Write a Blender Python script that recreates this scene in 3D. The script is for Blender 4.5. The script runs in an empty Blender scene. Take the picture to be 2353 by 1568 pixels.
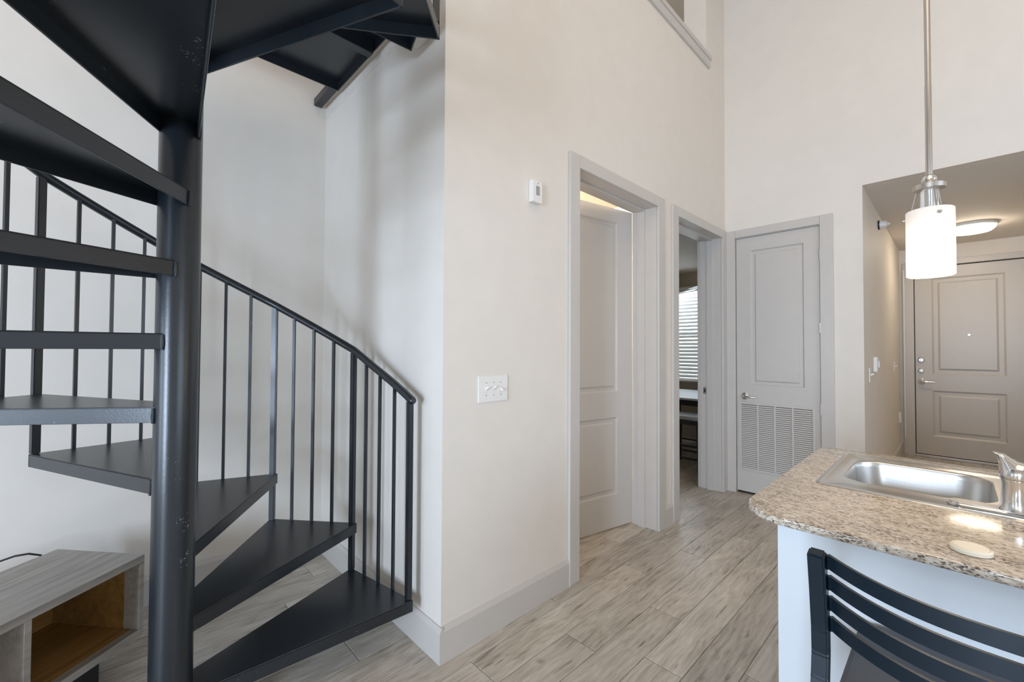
import bpy, bmesh, math, random
from mathutils import Vector, Matrix
random.seed(7)
sc = bpy.context.scene
COL = sc.collection
R = math.radians
pi = math.pi

# ------------------------------------------------------------------ camera
CAMH = 1.35
yaw, pit, rol = R(46.166), R(1.091), R(-0.274)
fw = Vector((math.cos(pit)*math.cos(yaw), math.cos(pit)*math.sin(yaw), math.sin(pit)))
rt = Vector((math.sin(yaw), -math.cos(yaw), 0))
dn = fw.cross(rt)
cr = rt*math.cos(rol) + dn*math.sin(rol)
cd = -rt*math.sin(rol) + dn*math.cos(rol)
cam_d = bpy.data.cameras.new('camera')
cam = bpy.data.objects.new('camera', cam_d)
COL.objects.link(cam)
up = -cd
M = Matrix((( cr.x, up.x, -fw.x, 0), (cr.y, up.y, -fw.y, 0), (cr.z, up.z, -fw.z, CAMH), (0, 0, 0, 1)))
cam.matrix_world = M
cam_d.sensor_width = 36
cam_d.lens = 36*976.4/2353
cam_d.clip_start = 0.02
sc.camera = cam

# ------------------------------------------------------------------ world, exposure, large lights
w = bpy.data.worlds.new('sky_world')
sc.world = w
w.use_nodes = True
bg = w.node_tree.nodes['Background']
bg.inputs[0].default_value = (0.80, 0.90, 1.0, 1)
bg.inputs[1].default_value = 3.0
sc.view_settings.view_transform = 'Standard'
sc.view_settings.look = 'None'
sc.view_settings.gamma = 1
sc.view_settings.use_curve_mapping = False
sc.view_settings.exposure = -0.17
try:
    sc.cycles.max_bounces = 10
    sc.cycles.diffuse_bounces = 6
    sc.cycles.sample_clamp_indirect = 6
except Exception:
    pass


def area(name, loc, target, sx, sy, power, col):
    l = bpy.data.lights.new(name, 'AREA')
    l.shape = 'RECTANGLE'
    l.size = sx
    l.size_y = sy
    l.energy = power
    l.color = col
    o = bpy.data.objects.new(name, l)
    COL.objects.link(o)
    o.location = loc
    d = Vector(target) - Vector(loc)
    o.rotation_euler = d.to_track_quat('-Z', 'Y').to_euler()
    return o


DAY = (0.64, 0.79, 1.0)
WARM = (1.0, 0.80, 0.60)
area('window_daylight', (-3.61, -0.45, 1.35), (0, -0.2, 1.25), 0.98, 1.7, 240, DAY)
area('window_daylight', (-3.61, 1.55, 1.25), (0, 1.4, 1.15), 1.0, 1.7, 40, DAY)
area('ceiling_fill', (0.7, -0.9, 5.45), (0.7, -0.9, 0), 4.5, 3.0, 62, (1.0, 0.74, 0.48))  # added warm fill light, no fixture up there
area('kitchen_daylight_fill', (1.5, -3.19, 1.75), (1.9, 1.0, 1.3), 2.4, 1.5, 42, (0.58, 0.75, 1.0))  # added bluish fill from the unseen kitchen side
area('bedroom_daylight', (6.85, 2.85, 1.9), (5.2, 2.5, 0.3), 1.6, 1.3, 48, (0.8, 0.9, 1.0))


# ------------------------------------------------------------------ materials
def mat(name, col, rough=0.5, metal=0.0, spec=None, emit=None, estr=0, coat=0.0):
    m = bpy.data.materials.new(name)
    m.use_nodes = True
    b = m.node_tree.nodes['Principled BSDF']
    b.inputs['Base Color'].default_value = (*col, 1)
    b.inputs['Roughness'].default_value = rough
    b.inputs['Metallic'].default_value = metal
    if spec is not None:
        b.inputs['Specular IOR Level'].default_value = spec
    if emit:
        b.inputs['Emission Color'].default_value = (*emit, 1)
        b.inputs['Emission Strength'].default_value = estr
    if coat:
        b.inputs['Coat Weight'].default_value = coat
    return m


def nd(m, t, **kw):
    n = m.node_tree.nodes.new(t)
    for k, v in kw.items():
        setattr(n, k, v)
    return n


def lk(m, a, b):
    m.node_tree.links.new(a, b)


def noise_bump(m, scale, strength, dist=0.002, mapscale=None, rot=None, varcol=0.0):
    """fine relief and slight mottling of the base colour"""
    b = m.node_tree.nodes['Principled BSDF']
    g = nd(m, 'ShaderNodeNewGeometry')
    mp = nd(m, 'ShaderNodeMapping')
    if mapscale:
        mp.inputs['Scale'].default_value = mapscale
    if rot:
        mp.inputs['Rotation'].default_value = rot
    lk(m, g.outputs['Position'], mp.inputs['Vector'])
    n = nd(m, 'ShaderNodeTexNoise')
    n.inputs['Scale'].default_value = scale
    n.inputs['Detail'].default_value = 4
    lk(m, mp.outputs[0], n.inputs['Vector'])
    bp = nd(m, 'ShaderNodeBump')
    bp.inputs['Strength'].default_value = strength
    bp.inputs['Distance'].default_value = dist
    lk(m, n.outputs['Fac'], bp.inputs['Height'])
    lk(m, bp.outputs[0], b.inputs['Normal'])
    if varcol:
        c = b.inputs['Base Color'].default_value[:]
        r = nd(m, 'ShaderNodeValToRGB')
        r.color_ramp.elements[0].position = 0.3
        r.color_ramp.elements[1].position = 0.7
        r.color_ramp.elements[0].color = (c[0]*(1-varcol), c[1]*(1-varcol), c[2]*(1-varcol), 1)
        r.color_ramp.elements[1].color = (min(1, c[0]*(1+varcol)), min(1, c[1]*(1+varcol)), min(1, c[2]*(1+varcol)), 1)
        n2 = nd(m, 'ShaderNodeTexNoise')
        n2.inputs['Scale'].default_value = scale*0.06
        lk(m, mp.outputs[0], n2.inputs['Vector'])
        lk(m, n2.outputs['Fac'], r.inputs[0])
        lk(m, r.outputs[0], b.inputs['Base Color'])
    return m


M_wall = noise_bump(mat('wall_paint', (0.745, 0.70, 0.64), 0.6), 120, 0.12, varcol=0.015)
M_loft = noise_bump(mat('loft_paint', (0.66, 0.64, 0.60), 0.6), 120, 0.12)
M_ceil = noise_bump(mat('ceiling_paint', (0.72, 0.68, 0.63), 0.7), 90, 0.2)
M_trim = noise_bump(mat('trim_paint', (0.57, 0.54, 0.505), 0.38), 200, 0.05, varcol=0.01)
M_door = noise_bump(mat('door_paint', (0.57, 0.54, 0.505), 0.35), 200, 0.05, varcol=0.01)
M_island = noise_bump(mat('island_paint', (0.60, 0.635, 0.66), 0.5), 120, 0.08)
M_gap = mat('dark_gap', (0.02, 0.018, 0.016), 0.9)
M_chrome = mat('chrome', (0.82, 0.81, 0.80), 0.12, 1.0)
M_nickel = noise_bump(mat('brushed_nickel', (0.62, 0.59, 0.56), 0.28, 1.0), 300, 0.1, mapscale=(1, 1, 0.05))
M_white = mat('white_plastic', (0.80, 0.79, 0.76), 0.35)
M_black = mat('black_plastic', (0.015, 0.015, 0.017), 0.4)
M_shade = mat('lamp_shade_glass', (0.9, 0.88, 0.84), 0.3, emit=(1.0, 0.93, 0.84), estr=1.6)
M_bulb = mat('bulb_glow', (1, 1, 1), 0.4, emit=(1.0, 0.88, 0.72), estr=32)
_nt = M_shade.node_tree
_nt.nodes.remove(_nt.nodes['Principled BSDF'])
_tr = _nt.nodes.new('ShaderNodeBsdfTranslucent'); _tr.inputs[0].default_value = (0.85, 0.83, 0.80, 1)
_df = _nt.nodes.new('ShaderNodeBsdfDiffuse'); _df.inputs[0].default_value = (0.8, 0.78, 0.75, 1)
_mx = _nt.nodes.new('ShaderNodeMixShader'); _mx.inputs[0].default_value = 0.5
_em = _nt.nodes.new('ShaderNodeEmission'); _em.inputs[0].default_value = (1.0, 0.92, 0.84, 1); _em.inputs[1].default_value = 0.15
_ad = _nt.nodes.new('ShaderNodeAddShader')
_nt.links.new(_df.outputs[0], _mx.inputs[1]); _nt.links.new(_tr.outputs[0], _mx.inputs[2])
_nt.links.new(_mx.outputs[0], _ad.inputs[0]); _nt.links.new(_em.outputs[0], _ad.inputs[1])
_nt.links.new(_ad.outputs[0], _nt.nodes['Material Output'].inputs['Surface'])
M_flush = mat('ceiling_light_glass', (0.9, 0.88, 0.84), 0.3, emit=(1.0, 0.84, 0.64), estr=30)
M_cream = mat('ivory_plastic', (0.82, 0.76, 0.62), 0.35)
M_vinyl = noise_bump(mat('dark_vinyl', (0.030, 0.036, 0.050), 0.42), 400, 0.15)
M_tabletop = mat('table_laminate', (0.70, 0.70, 0.72), 0.3)
M_frame = mat('window_frame_paint', (0.72, 0.72, 0.70), 0.4)
M_blind = mat('blind_slat_paint', (0.80, 0.79, 0.76), 0.45)

# black satin stair paint, chipped to pale specks
M_metal = mat('black_stair_paint', (0.012, 0.016, 0.021), 0.30)
m = M_metal
b = m.node_tree.nodes['Principled BSDF']
b.inputs['Specular IOR Level'].default_value = 0.6
g = nd(m, 'ShaderNodeNewGeometry')
n = nd(m, 'ShaderNodeTexNoise'); n.inputs['Scale'].default_value = 140; n.inputs['Detail'].default_value = 3
n2 = nd(m, 'ShaderNodeTexNoise'); n2.inputs['Scale'].default_value = 9.0
for q in (n, n2):
    lk(m, g.outputs['Position'], q.inputs['Vector'])
sp = nd(m, 'ShaderNodeMath', operation='MULTIPLY'); lk(m, n.outputs['Fac'], sp.inputs[0]); lk(m, n2.outputs['Fac'], sp.inputs[1])
th = nd(m, 'ShaderNodeMath', operation='GREATER_THAN'); th.inputs[1].default_value = 0.47
lk(m, sp.outputs[0], th.inputs[0])
mx = nd(m, 'ShaderNodeMix', data_type='RGBA')
mx.inputs[6].default_value = (0.012, 0.016, 0.021, 1); mx.inputs[7].default_value = (0.22, 0.22, 0.22, 1)
lk(m, th.outputs[0], mx.inputs[0]); lk(m, mx.outputs[2], b.inputs['Base Color'])
bp = nd(m, 'ShaderNodeBump'); bp.inputs['Strength'].default_value = 0.12; bp.inputs['Distance'].default_value = 0.002
lk(m, n.outputs['Fac'], bp.inputs['Height']); lk(m, bp.outputs[0], b.inputs['Normal'])
M_stool = mat('black_stool_enamel', (0.006, 0.014, 0.022), 0.36, spec=0.3)


def wood(name, c_dark, c_mid, c_light, rot_z=0.0, stretch=0.11, knots=True, rough=0.42, objvar=0.12, streak=1.0):
    m = bpy.data.materials.new(name)
    m.use_nodes = True
    b = m.node_tree.nodes['Principled BSDF']
    g = nd(m, 'ShaderNodeNewGeometry')
    oi = nd(m, 'ShaderNodeObjectInfo')
    mr = nd(m, 'ShaderNodeMapping')          # turn the grain onto the x axis
    mr.inputs['Rotation'].default_value = (0, 0, -rot_z)
    lk(m, g.outputs['Position'], mr.inputs['Vector'])
    off = nd(m, 'ShaderNodeVectorMath', operation='SCALE')
    off.inputs[0].default_value = (17.3, 31.7, 5.1)
    lk(m, oi.outputs['Random'], off.inputs['Scale'])
    add = nd(m, 'ShaderNodeVectorMath', operation='ADD')
    lk(m, mr.outputs[0], add.inputs[0]); lk(m, off.outputs[0], add.inputs[1])
    st = nd(m, 'ShaderNodeMapping'); st.inputs['Scale'].default_value = (stretch, 1, 1)
    lk(m, add.outputs[0], st.inputs['Vector'])
    # slight wander of the grain
    wn = nd(m, 'ShaderNodeTexNoise'); wn.inputs['Scale'].default_value = 2.5; wn.inputs['Detail'].default_value = 2
    lk(m, add.outputs[0], wn.inputs['Vector'])
    ws = nd(m, 'ShaderNodeVectorMath', operation='SCALE'); ws.inputs['Scale'].default_value = 0.06
    lk(m, wn.outputs['Color'], ws.inputs[0])
    wa = nd(m, 'ShaderNodeVectorMath', operation='ADD')
    lk(m, st.outputs[0], wa.inputs[0]); lk(m, ws.outputs[0], wa.inputs[1])
    n1 = nd(m, 'ShaderNodeTexNoise'); n1.inputs['Scale'].default_value = 60*streak; n1.inputs['Detail'].default_value = 8
    n1.inputs['Roughness'].default_value = 0.62
    lk(m, wa.outputs[0], n1.inputs['Vector'])
    n2 = nd(m, 'ShaderNodeTexNoise'); n2.inputs['Scale'].default_value = 7; n2.inputs['Detail'].default_value = 3
    st2 = nd(m, 'ShaderNodeMapping'); st2.inputs['Scale'].default_value = (0.35, 1, 1)
    lk(m, add.outputs[0], st2.inputs['Vector'])
    lk(m, st2.outputs[0], n2.inputs['Vector'])
    mixf = nd(m, 'ShaderNodeMath', operation='MULTIPLY_ADD'); mixf.inputs[1].default_value = 0.62
    lk(m, n1.outputs['Fac'], mixf.inputs[0])
    h = nd(m, 'ShaderNodeMath', operation='MULTIPLY'); h.inputs[1].default_value = 0.38
    lk(m, n2.outputs['Fac'], h.inputs[0]); lk(m, h.outputs[0], mixf.inputs[2])
    r = nd(m, 'ShaderNodeValToRGB')
    e = r.color_ramp.elements
    e[0].position = 0.34; e[0].color = (*c_dark, 1)
    e[1].position = 0.64; e[1].color = (*c_light, 1)
    k = e.new(0.48); k.color = (*c_mid, 1)
    lk(m, mixf.outputs[0], r.inputs[0])
    out = r.outputs[0]
    if knots:
        v = nd(m, 'ShaderNodeTexVoronoi'); v.inputs['Scale'].default_value = 2.6
        kst = nd(m, 'ShaderNodeMapping'); kst.inputs['Scale'].default_value = (0.9, 1.6, 1)
        kn = nd(m, 'ShaderNodeTexNoise'); kn.inputs['Scale'].default_value = 28
        lk(m, add.outputs[0], kn.inputs['Vector'])
        ks = nd(m, 'ShaderNodeVectorMath', operation='SCALE'); ks.inputs['Scale'].default_value = 0.05
        lk(m, kn.outputs['Color'], ks.inputs[0])
        ka = nd(m, 'ShaderNodeVectorMath', operation='ADD')
        lk(m, add.outputs[0], kst.inputs['Vector']); lk(m, kst.outputs[0], ka.inputs[0]); lk(m, ks.outputs[0], ka.inputs[1])
        lk(m, ka.outputs[0], v.inputs['Vector'])
        kr = nd(m, 'ShaderNodeMapRange'); kr.inputs[1].default_value = 0.03; kr.inputs[2].default_value = 0.10
        kr.inputs[3].default_value = 0.55; kr.inputs[4].default_value = 0
        lk(m, v.outputs['Distance'], kr.inputs[0])
        km = nd(m, 'ShaderNodeMix', data_type='RGBA')
        km.inputs[7].default_value = (c_dark[0]*0.35, c_dark[1]*0.33, c_dark[2]*0.3, 1)
        lk(m, kr.outputs[0], km.inputs[0]); lk(m, out, km.inputs[6]); out = km.outputs[2]
        # short dark checks along the grain
        cn = nd(m, 'ShaderNodeTexNoise'); cn.inputs['Scale'].default_value = 26; cn.inputs['Detail'].default_value = 2
        cst = nd(m, 'ShaderNodeMapping'); cst.inputs['Scale'].default_value = (0.22, 1.6, 1)
        lk(m, add.outputs[0], cst.inputs['Vector']); lk(m, cst.outputs[0], cn.inputs['Vector'])
        c2 = nd(m, 'ShaderNodeMapRange'); c2.inputs[1].default_value = 0.655; c2.inputs[2].default_value = 0.725
        c2.inputs[3].default_value = 0; c2.inputs[4].default_value = 0.55
        lk(m, cn.outputs['Fac'], c2.inputs[0])
        cm = nd(m, 'ShaderNodeMix', data_type='RGBA')
        cm.inputs[7].default_value = (c_dark[0]*0.35, c_dark[1]*0.33, c_dark[2]*0.3, 1)
        lk(m, c2.outputs[0], cm.inputs[0]); lk(m, out, cm.inputs[6]); out = cm.outputs[2]
    hv = nd(m, 'ShaderNodeHueSaturation')
    vr = nd(m, 'ShaderNodeMapRange'); vr.inputs[3].default_value = 1-objvar; vr.inputs[4].default_value = 1+objvar
    lk(m, oi.outputs['Random'], vr.inputs[0]); lk(m, vr.outputs[0], hv.inputs['Value'])
    lk(m, out, hv.inputs['Color']); lk(m, hv.outputs[0], b.inputs['Base Color'])
    b.inputs['Roughness'].default_value = rough
    bp = nd(m, 'ShaderNodeBump'); bp.inputs['Strength'].default_value = 0.15; bp.inputs['Distance'].default_value = 0.001
    lk(m, n1.outputs['Fac'], bp.inputs['Height']); lk(m, bp.outputs[0], b.inputs['Normal'])
    return m


M_floor = wood('greige_plank_wood', (0.265, 0.23, 0.185), (0.44, 0.395, 0.335), (0.585, 0.54, 0.475))
M_subfloor = wood('floor_far_wood', (0.16, 0.13, 0.10), (0.27, 0.22, 0.17), (0.37, 0.32, 0.26))
CONS_AZ = R(-139.8)
M_console = wood('grey_oak_laminate', (0.26, 0.23, 0.20), (0.36, 0.335, 0.30), (0.46, 0.43, 0.395), rot_z=CONS_AZ,
                 stretch=0.05, knots=False, objvar=0.0, streak=0.7)
M_inner = wood('amber_cast_laminate', (0.20, 0.10, 0.025), (0.32, 0.17, 0.045), (0.42, 0.24, 0.08), rot_z=CONS_AZ,
               stretch=0.05, knots=False, objvar=0.0, streak=0.7)  # amber exposure cast put into the inner wood's colour

# granite
M_granite = bpy.data.materials.new('beige_granite')
m = M_granite
m.use_nodes = True
b = m.node_tree.nodes['Principled BSDF']
g = nd(m, 'ShaderNodeNewGeometry')
mp = nd(m, 'ShaderNodeMapping'); mp.inputs['Rotation'].default_value = (0, 0, R(-30)); mp.inputs['Scale'].default_value = (1.0, 0.36, 1)
lk(m, g.outputs['Position'], mp.inputs['Vector'])
na = nd(m, 'ShaderNodeTexNoise'); na.inputs['Scale'].default_value = 330; na.inputs['Detail'].default_value = 3
nb = nd(m, 'ShaderNodeTexNoise'); nb.inputs['Scale'].default_value = 150; nb.inputs['Detail'].default_value = 5
nc = nd(m, 'ShaderNodeTexNoise'); nc.inputs['Scale'].default_value = 30; nc.inputs['Detail'].default_value = 2
for q in (na, nb, nc):
    lk(m, mp.outputs[0], q.inputs['Vector'])
r1 = nd(m, 'ShaderNodeValToRGB')
e = r1.color_ramp.elements
e[0].position = 0.33; e[0].color = (0.33, 0.26, 0.19, 1)
e[1].position = 0.66; e[1].color = (0.70, 0.64, 0.56, 1)
k = e.new(0.48); k.color = (0.56, 0.475, 0.375, 1)
lk(m, nb.outputs['Fac'], r1.inputs[0])
fl = nd(m, 'ShaderNodeMath', operation='MULTIPLY_ADD'); fl.inputs[1].default_value = 0.35
lk(m, nc.outputs['Fac'], fl.inputs[0]); lk(m, na.outputs['Fac'], fl.inputs[2])
fr = nd(m, 'ShaderNodeMapRange'); fr.inputs[1].default_value = 0.745; fr.inputs[2].default_value = 0.785
fr.inputs[3].default_value = 0; fr.inputs[4].default_value = 0.9
lk(m, fl.outputs[0], fr.inputs[0])
gm = nd(m, 'ShaderNodeMix', data_type='RGBA'); gm.inputs[7].default_value = (0.05, 0.035, 0.028, 1)
lk(m, fr.outputs[0], gm.inputs[0]); lk(m, r1.outputs[0], gm.inputs[6])
lk(m, gm.outputs[2], b.inputs['Base Color'])
b.inputs['Roughness'].default_value = 0.13

M_steel = noise_bump(mat('brushed_steel', (0.66, 0.65, 0.63), 0.24, 1.0), 250, 0.08, mapscale=(0.05, 1, 1))
M_basin = noise_bump(mat('satin_steel_basin', (0.60, 0.59, 0.57), 0.33, 1.0), 250, 0.08, mapscale=(1, 0.05, 1))

M_glass = bpy.data.materials.new('clear_glass')
M_glass.use_nodes = True
b = M_glass.node_tree.nodes['Principled BSDF']
b.inputs['Base Color'].default_value = (0.93, 0.95, 0.95, 1)
b.inputs['Roughness'].default_value = 0.05
b.inputs['Transmission Weight'].default_value = 0.9


# ------------------------------------------------------------------ helpers
ORG = {}


def box(bm, x0, x1, y0, y1, z0, z1):
    vs = [bm.verts.new(p) for p in ((x0, y0, z0), (x1, y0, z0), (x1, y1, z0), (x0, y1, z0),
                                    (x0, y0, z1), (x1, y0, z1), (x1, y1, z1), (x0, y1, z1))]
    for f in ((0, 3, 2, 1), (4, 5, 6, 7), (0, 1, 5, 4), (1, 2, 6, 5), (2, 3, 7, 6), (3, 0, 4, 7)):
        bm.faces.new([vs[i] for i in f])
    return vs


def B(*boxes):
    bm = bmesh.new()
    for b_ in boxes:
        box(bm, *b_)
    return bm


def bevel(bm, off, seg=2):
    bmesh.ops.bevel(bm, geom=list(bm.edges), offset=off, segments=seg, profile=0.6, affect='EDGES', clamp_overlap=True)
    return bm


def prism(bm, pts, z0, z1):
    """closed outline (xy) between two heights"""
    a = [bm.verts.new((p[0], p[1], z0)) for p in pts]
    c = [bm.verts.new((p[0], p[1], z1)) for p in pts]
    n_ = len(pts)
    bm.faces.new(list(reversed(a)))
    bm.faces.new(c)
    for i in range(n_):
        j = (i+1) % n_
        bm.faces.new((a[i], a[j], c[j], c[i]))
    bmesh.ops.recalc_face_normals(bm, faces=bm.faces)


def ring(center, u, v, rad, n_):
    return [center + (u*math.cos(2*pi*i/n_) + v*math.sin(2*pi*i/n_))*rad for i in range(n_)]


def tube(bm, pts, rads, n_=16, cap=True, square=False, aim=None):
    pts = [Vector(p) for p in pts]
    if not hasattr(rads, '__len__'):
        rads = [rads]*len(pts)
    prev = None
    rows = []
    ref = Vector(aim) if aim else None
    for i, p in enumerate(pts):
        t = (pts[min(i+1, len(pts)-1)] - pts[max(i-1, 0)]).normalized()
        if ref is not None:
            u = (ref - t*ref.dot(t)).normalized()
        elif prev is None:
            a_ = Vector((0, 0, 1)) if abs(t.z) < 0.9 else Vector((1, 0, 0))
            u = (a_ - t*a_.dot(t)).normalized()
        else:
            u = (prev - t*prev.dot(t)).normalized()
        prev = u
        v = t.cross(u)
        if square:
            k_ = rads[i]
            rows.append([bm.verts.new(p + u*k_*s + v*k_*s2) for s, s2 in ((1, 1), (-1, 1), (-1, -1), (1, -1))])
        else:
            rows.append([bm.verts.new(q) for q in ring(p, u, v, rads[i], n_)])
    for a_, c_ in zip(rows[:-1], rows[1:]):
        k_ = len(a_)
        for i in range(k_):
            j = (i+1) % k_
            bm.faces.new((a_[i], a_[j], c_[j], c_[i]))
    if cap:
        bm.faces.new(list(reversed(rows[0])))
        bm.faces.new(rows[-1])
    return bm


def lathe(bm, cx, cy, prof, n_=32, axis='z'):
    """prof: list of (r, h)."""
    rows = []
    for r_, h_ in prof:
        row = []
        for i in range(n_):
            a_ = 2*pi*i/n_
            row.append(bm.verts.new((cx + max(r_, 1e-5)*math.cos(a_), cy + max(r_, 1e-5)*math.sin(a_), h_)))
        rows.append(row)
    for a_, c_ in zip(rows[:-1], rows[1:]):
        for i in range(n_):
            j = (i+1) % n_
            bm.faces.new((a_[i], a_[j], c_[j], c_[i]))
    bm.faces.new(list(reversed(rows[0])))
    bm.faces.new(rows[-1])
    bmesh.ops.recalc_face_normals(bm, faces=bm.faces)
    return bm


def smooth_mesh(me, angle=35):
    for p in me.polygons:
        p.use_smooth = True
    try:
        me.set_sharp_from_angle(angle=R(angle))
    except Exception:
        pass


def obj(name, bm, material, parent=None, loc=None, smooth=False, label=None):
    """bm is in world coordinates; origin is put at loc (or the base centre)"""
    if loc is None:
        xs = [v.co.x for v in bm.verts]; ys = [v.co.y for v in bm.verts]; zs = [v.co.z for v in bm.verts]
        loc = ((min(xs)+max(xs))/2, (min(ys)+max(ys))/2, min(zs))
    L = Vector(loc)
    bmesh.ops.translate(bm, verts=bm.verts, vec=-L)
    me = bpy.data.meshes.new(name)
    bm.normal_update()
    bm.to_mesh(me)
    bm.free()
    me.materials.append(material)
    if smooth:
        smooth_mesh(me)
    o = bpy.data.objects.new(name, me)
    COL.objects.link(o)
    place(o, L, parent)
    if label:
        o['label'] = label
    return o


def place(o, L, parent):
    L = Vector(L)
    ORG[o.name] = L.copy()
    if parent is not None:
        o.parent = parent
        o.location = L - ORG[parent.name]
    else:
        o.location = L


def inst(name, me, parent, loc, rotz=0.0):
    o = bpy.data.objects.new(name, me)
    COL.objects.link(o)
    place(o, loc, parent)
    o.rotation_euler = (0, 0, rotz)
    return o


def root(name, loc, label=None, cat=None, group=None, kind=None):
    o = bpy.data.objects.new(name, None)
    o.empty_display_size = 0.1
    COL.objects.link(o)
    place(o, loc, None)
    tag(o, label, cat, group, kind)
    return o


def tag(o, label=None, cat=None, group=None, kind=None):
    if label: o['label'] = label
    if cat: o['category'] = cat
    if group: o['group'] = group
    if kind: o['kind'] = kind
    return o


def wall(name, axis, c0, c1, u0, u1, z0, z1, holes=(), material=None, label=None, cat='wall'):
    """slab wall with rectangular openings. axis 'y': plane of constant y (c0..c1), u = x."""
    bm = bmesh.new()
    us = sorted({u0, u1} | {h[0] for h in holes} | {h[1] for h in holes})
    zs = sorted({z0, z1} | {h[2] for h in holes} | {h[3] for h in holes})
    def solid(i, j):
        if i < 0 or j < 0 or i >= len(us)-1 or j >= len(zs)-1:
            return False
        um, zm = (us[i]+us[i+1])/2, (zs[j]+zs[j+1])/2
        return not any(h[0] < um < h[1] and h[2] < zm < h[3] for h in holes)
    vc = {}
    def V(u, c, z):
        k_ = (round(u, 5), round(c, 5), round(z, 5))
        if k_ not in vc:
            vc[k_] = bm.verts.new((u, c, z) if axis == 'y' else (c, u, z))
        return vc[k_]
    for i in range(len(us)-1):
        for j in range(len(zs)-1):
            if not solid(i, j):
                continue
            a_, b_, c_, d_ = us[i], us[i+1], zs[j], zs[j+1]
            for c in (c0, c1):
                bm.faces.new((V(a_, c, c_), V(b_, c, c_), V(b_, c, d_), V(a_, c, d_)))
            if not solid(i-1, j): bm.faces.new((V(a_, c0, c_), V(a_, c1, c_), V(a_, c1, d_), V(a_, c0, d_)))
            if not solid(i+1, j): bm.faces.new((V(b_, c0, c_), V(b_, c1, c_), V(b_, c1, d_), V(b_, c0, d_)))
            if not solid(i, j-1): bm.faces.new((V(a_, c0, c_), V(b_, c0, c_), V(b_, c1, c_), V(a_, c1, c_)))
            if not solid(i, j+1): bm.faces.new((V(a_, c0, d_), V(b_, c0, d_), V(b_, c1, d_), V(a_, c1, d_)))
    bmesh.ops.recalc_face_normals(bm, faces=bm.faces)
    o = obj(name, bm, material or M_wall)
    tag(o, label, cat, kind='structure')
    return o


# ------------------------------------------------------------------ key dimensions
YA = 1.546      # wall with the doors
YB = 1.75       # its inner face
XC = 4.371      # wall with the louvred door
XW = 1.067      # alcove side wall
YD = 2.95       # alcove back wall
HC = 5.6        # high ceiling
XE = 7.6        # entry door wall
HP = 2.68       # low ceiling

# ------------------------------------------------------------------ structure: walls
wall('wall_doors', 'y', YA, YB, XW, 6.72, 0, HC,
     holes=[(2.006, 3.003, 0, 2.445), (3.308, 4.271, 0, 2.445), (1.35, 3.93, 4.02, 5.25)],
     label='cream wall with two door openings and a loft opening above')
wall('wall_alcove', 'x', XW, XW+0.12, YB, YD+0.12, 0, HC, holes=[(1.80, 2.72, 3.04, 5.2)],
     label='white side wall of the stair alcove with railing shadows')
wall('wall_left', 'y', YD, YD+0.12, -3.6, XW, 0, HC, label='cream wall behind the spiral staircase and console')
wall('wall_closet', 'x', XC, XC+0.12, -3.2, YA, 0, HC,
     holes=[(0.767, 1.468, 0, 2.43), (-0.95, 0.50, 0, HP)],
     label='tall cream wall with the louvred closet door and hall opening')
BWIN = [(-0.96, 0.06, 0.48, 2.22), (1.03, 2.07, 0.38, 2.12)]
wall('wall_back', 'x', -3.72, -3.6, -3.32, YD+0.12, 0, HC, holes=BWIN, label='wall behind the camera')
KWIN = (0.28, 2.72, 0.98, 2.52)
wall('wall_kitchen', 'y', -3.32, -3.2, -3.6, XC+0.12, 0, HC, holes=[KWIN], label='wall at the far side of the kitchen')
wall('wall_hall_left', 'y', 0.50, 0.62, XC+0.12, XE, 0, HP, label='narrow hall wall carrying the thermostat')
wall('wall_hall_right', 'y', -1.07, -0.95, XC+0.12, XE, 0, HP, label='hall wall out of sight on the right')
wall('wall_entry', 'x', XE, XE+0.15, -1.07, 0.62, 0, HP, holes=[(-0.60, 0.375, 0, 2.445)],
     label='end wall of the hall around the entry door')
# bathroom, bedroom, closet, loft shells
wall('wall_bath_left', 'x', 1.55, 1.65, YB, 3.9, 0, 2.6, label='bathroom side wall')
wall('wall_bath_right', 'x', 3.10, 3.20, YB, 4.6, 0, 2.6, label='wall between bathroom and bedroom')
wall('wall_bath_back', 'y', 3.8, 3.9, 1.55, 3.2, 0, 2.6, label='bathroom back wall')
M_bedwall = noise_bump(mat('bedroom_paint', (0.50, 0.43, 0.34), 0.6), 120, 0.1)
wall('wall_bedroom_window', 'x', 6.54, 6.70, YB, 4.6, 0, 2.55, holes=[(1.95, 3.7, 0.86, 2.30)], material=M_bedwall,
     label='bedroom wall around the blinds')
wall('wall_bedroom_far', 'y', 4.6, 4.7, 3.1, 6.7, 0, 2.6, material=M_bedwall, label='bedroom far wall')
wall('wall_closet_inner', 'x', 5.2, 5.3, 0.62, YA, 0, HP, label='inner wall of the closet')
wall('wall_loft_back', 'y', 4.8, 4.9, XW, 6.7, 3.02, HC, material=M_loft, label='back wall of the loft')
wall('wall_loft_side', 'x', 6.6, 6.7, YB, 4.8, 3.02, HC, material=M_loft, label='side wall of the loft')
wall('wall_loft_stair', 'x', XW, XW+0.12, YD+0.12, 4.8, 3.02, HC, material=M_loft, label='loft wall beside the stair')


def slab(name, dims, material, label, cat):
    o = obj(name, B(dims), material)
    return tag(o, label, cat, kind='structure')


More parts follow.
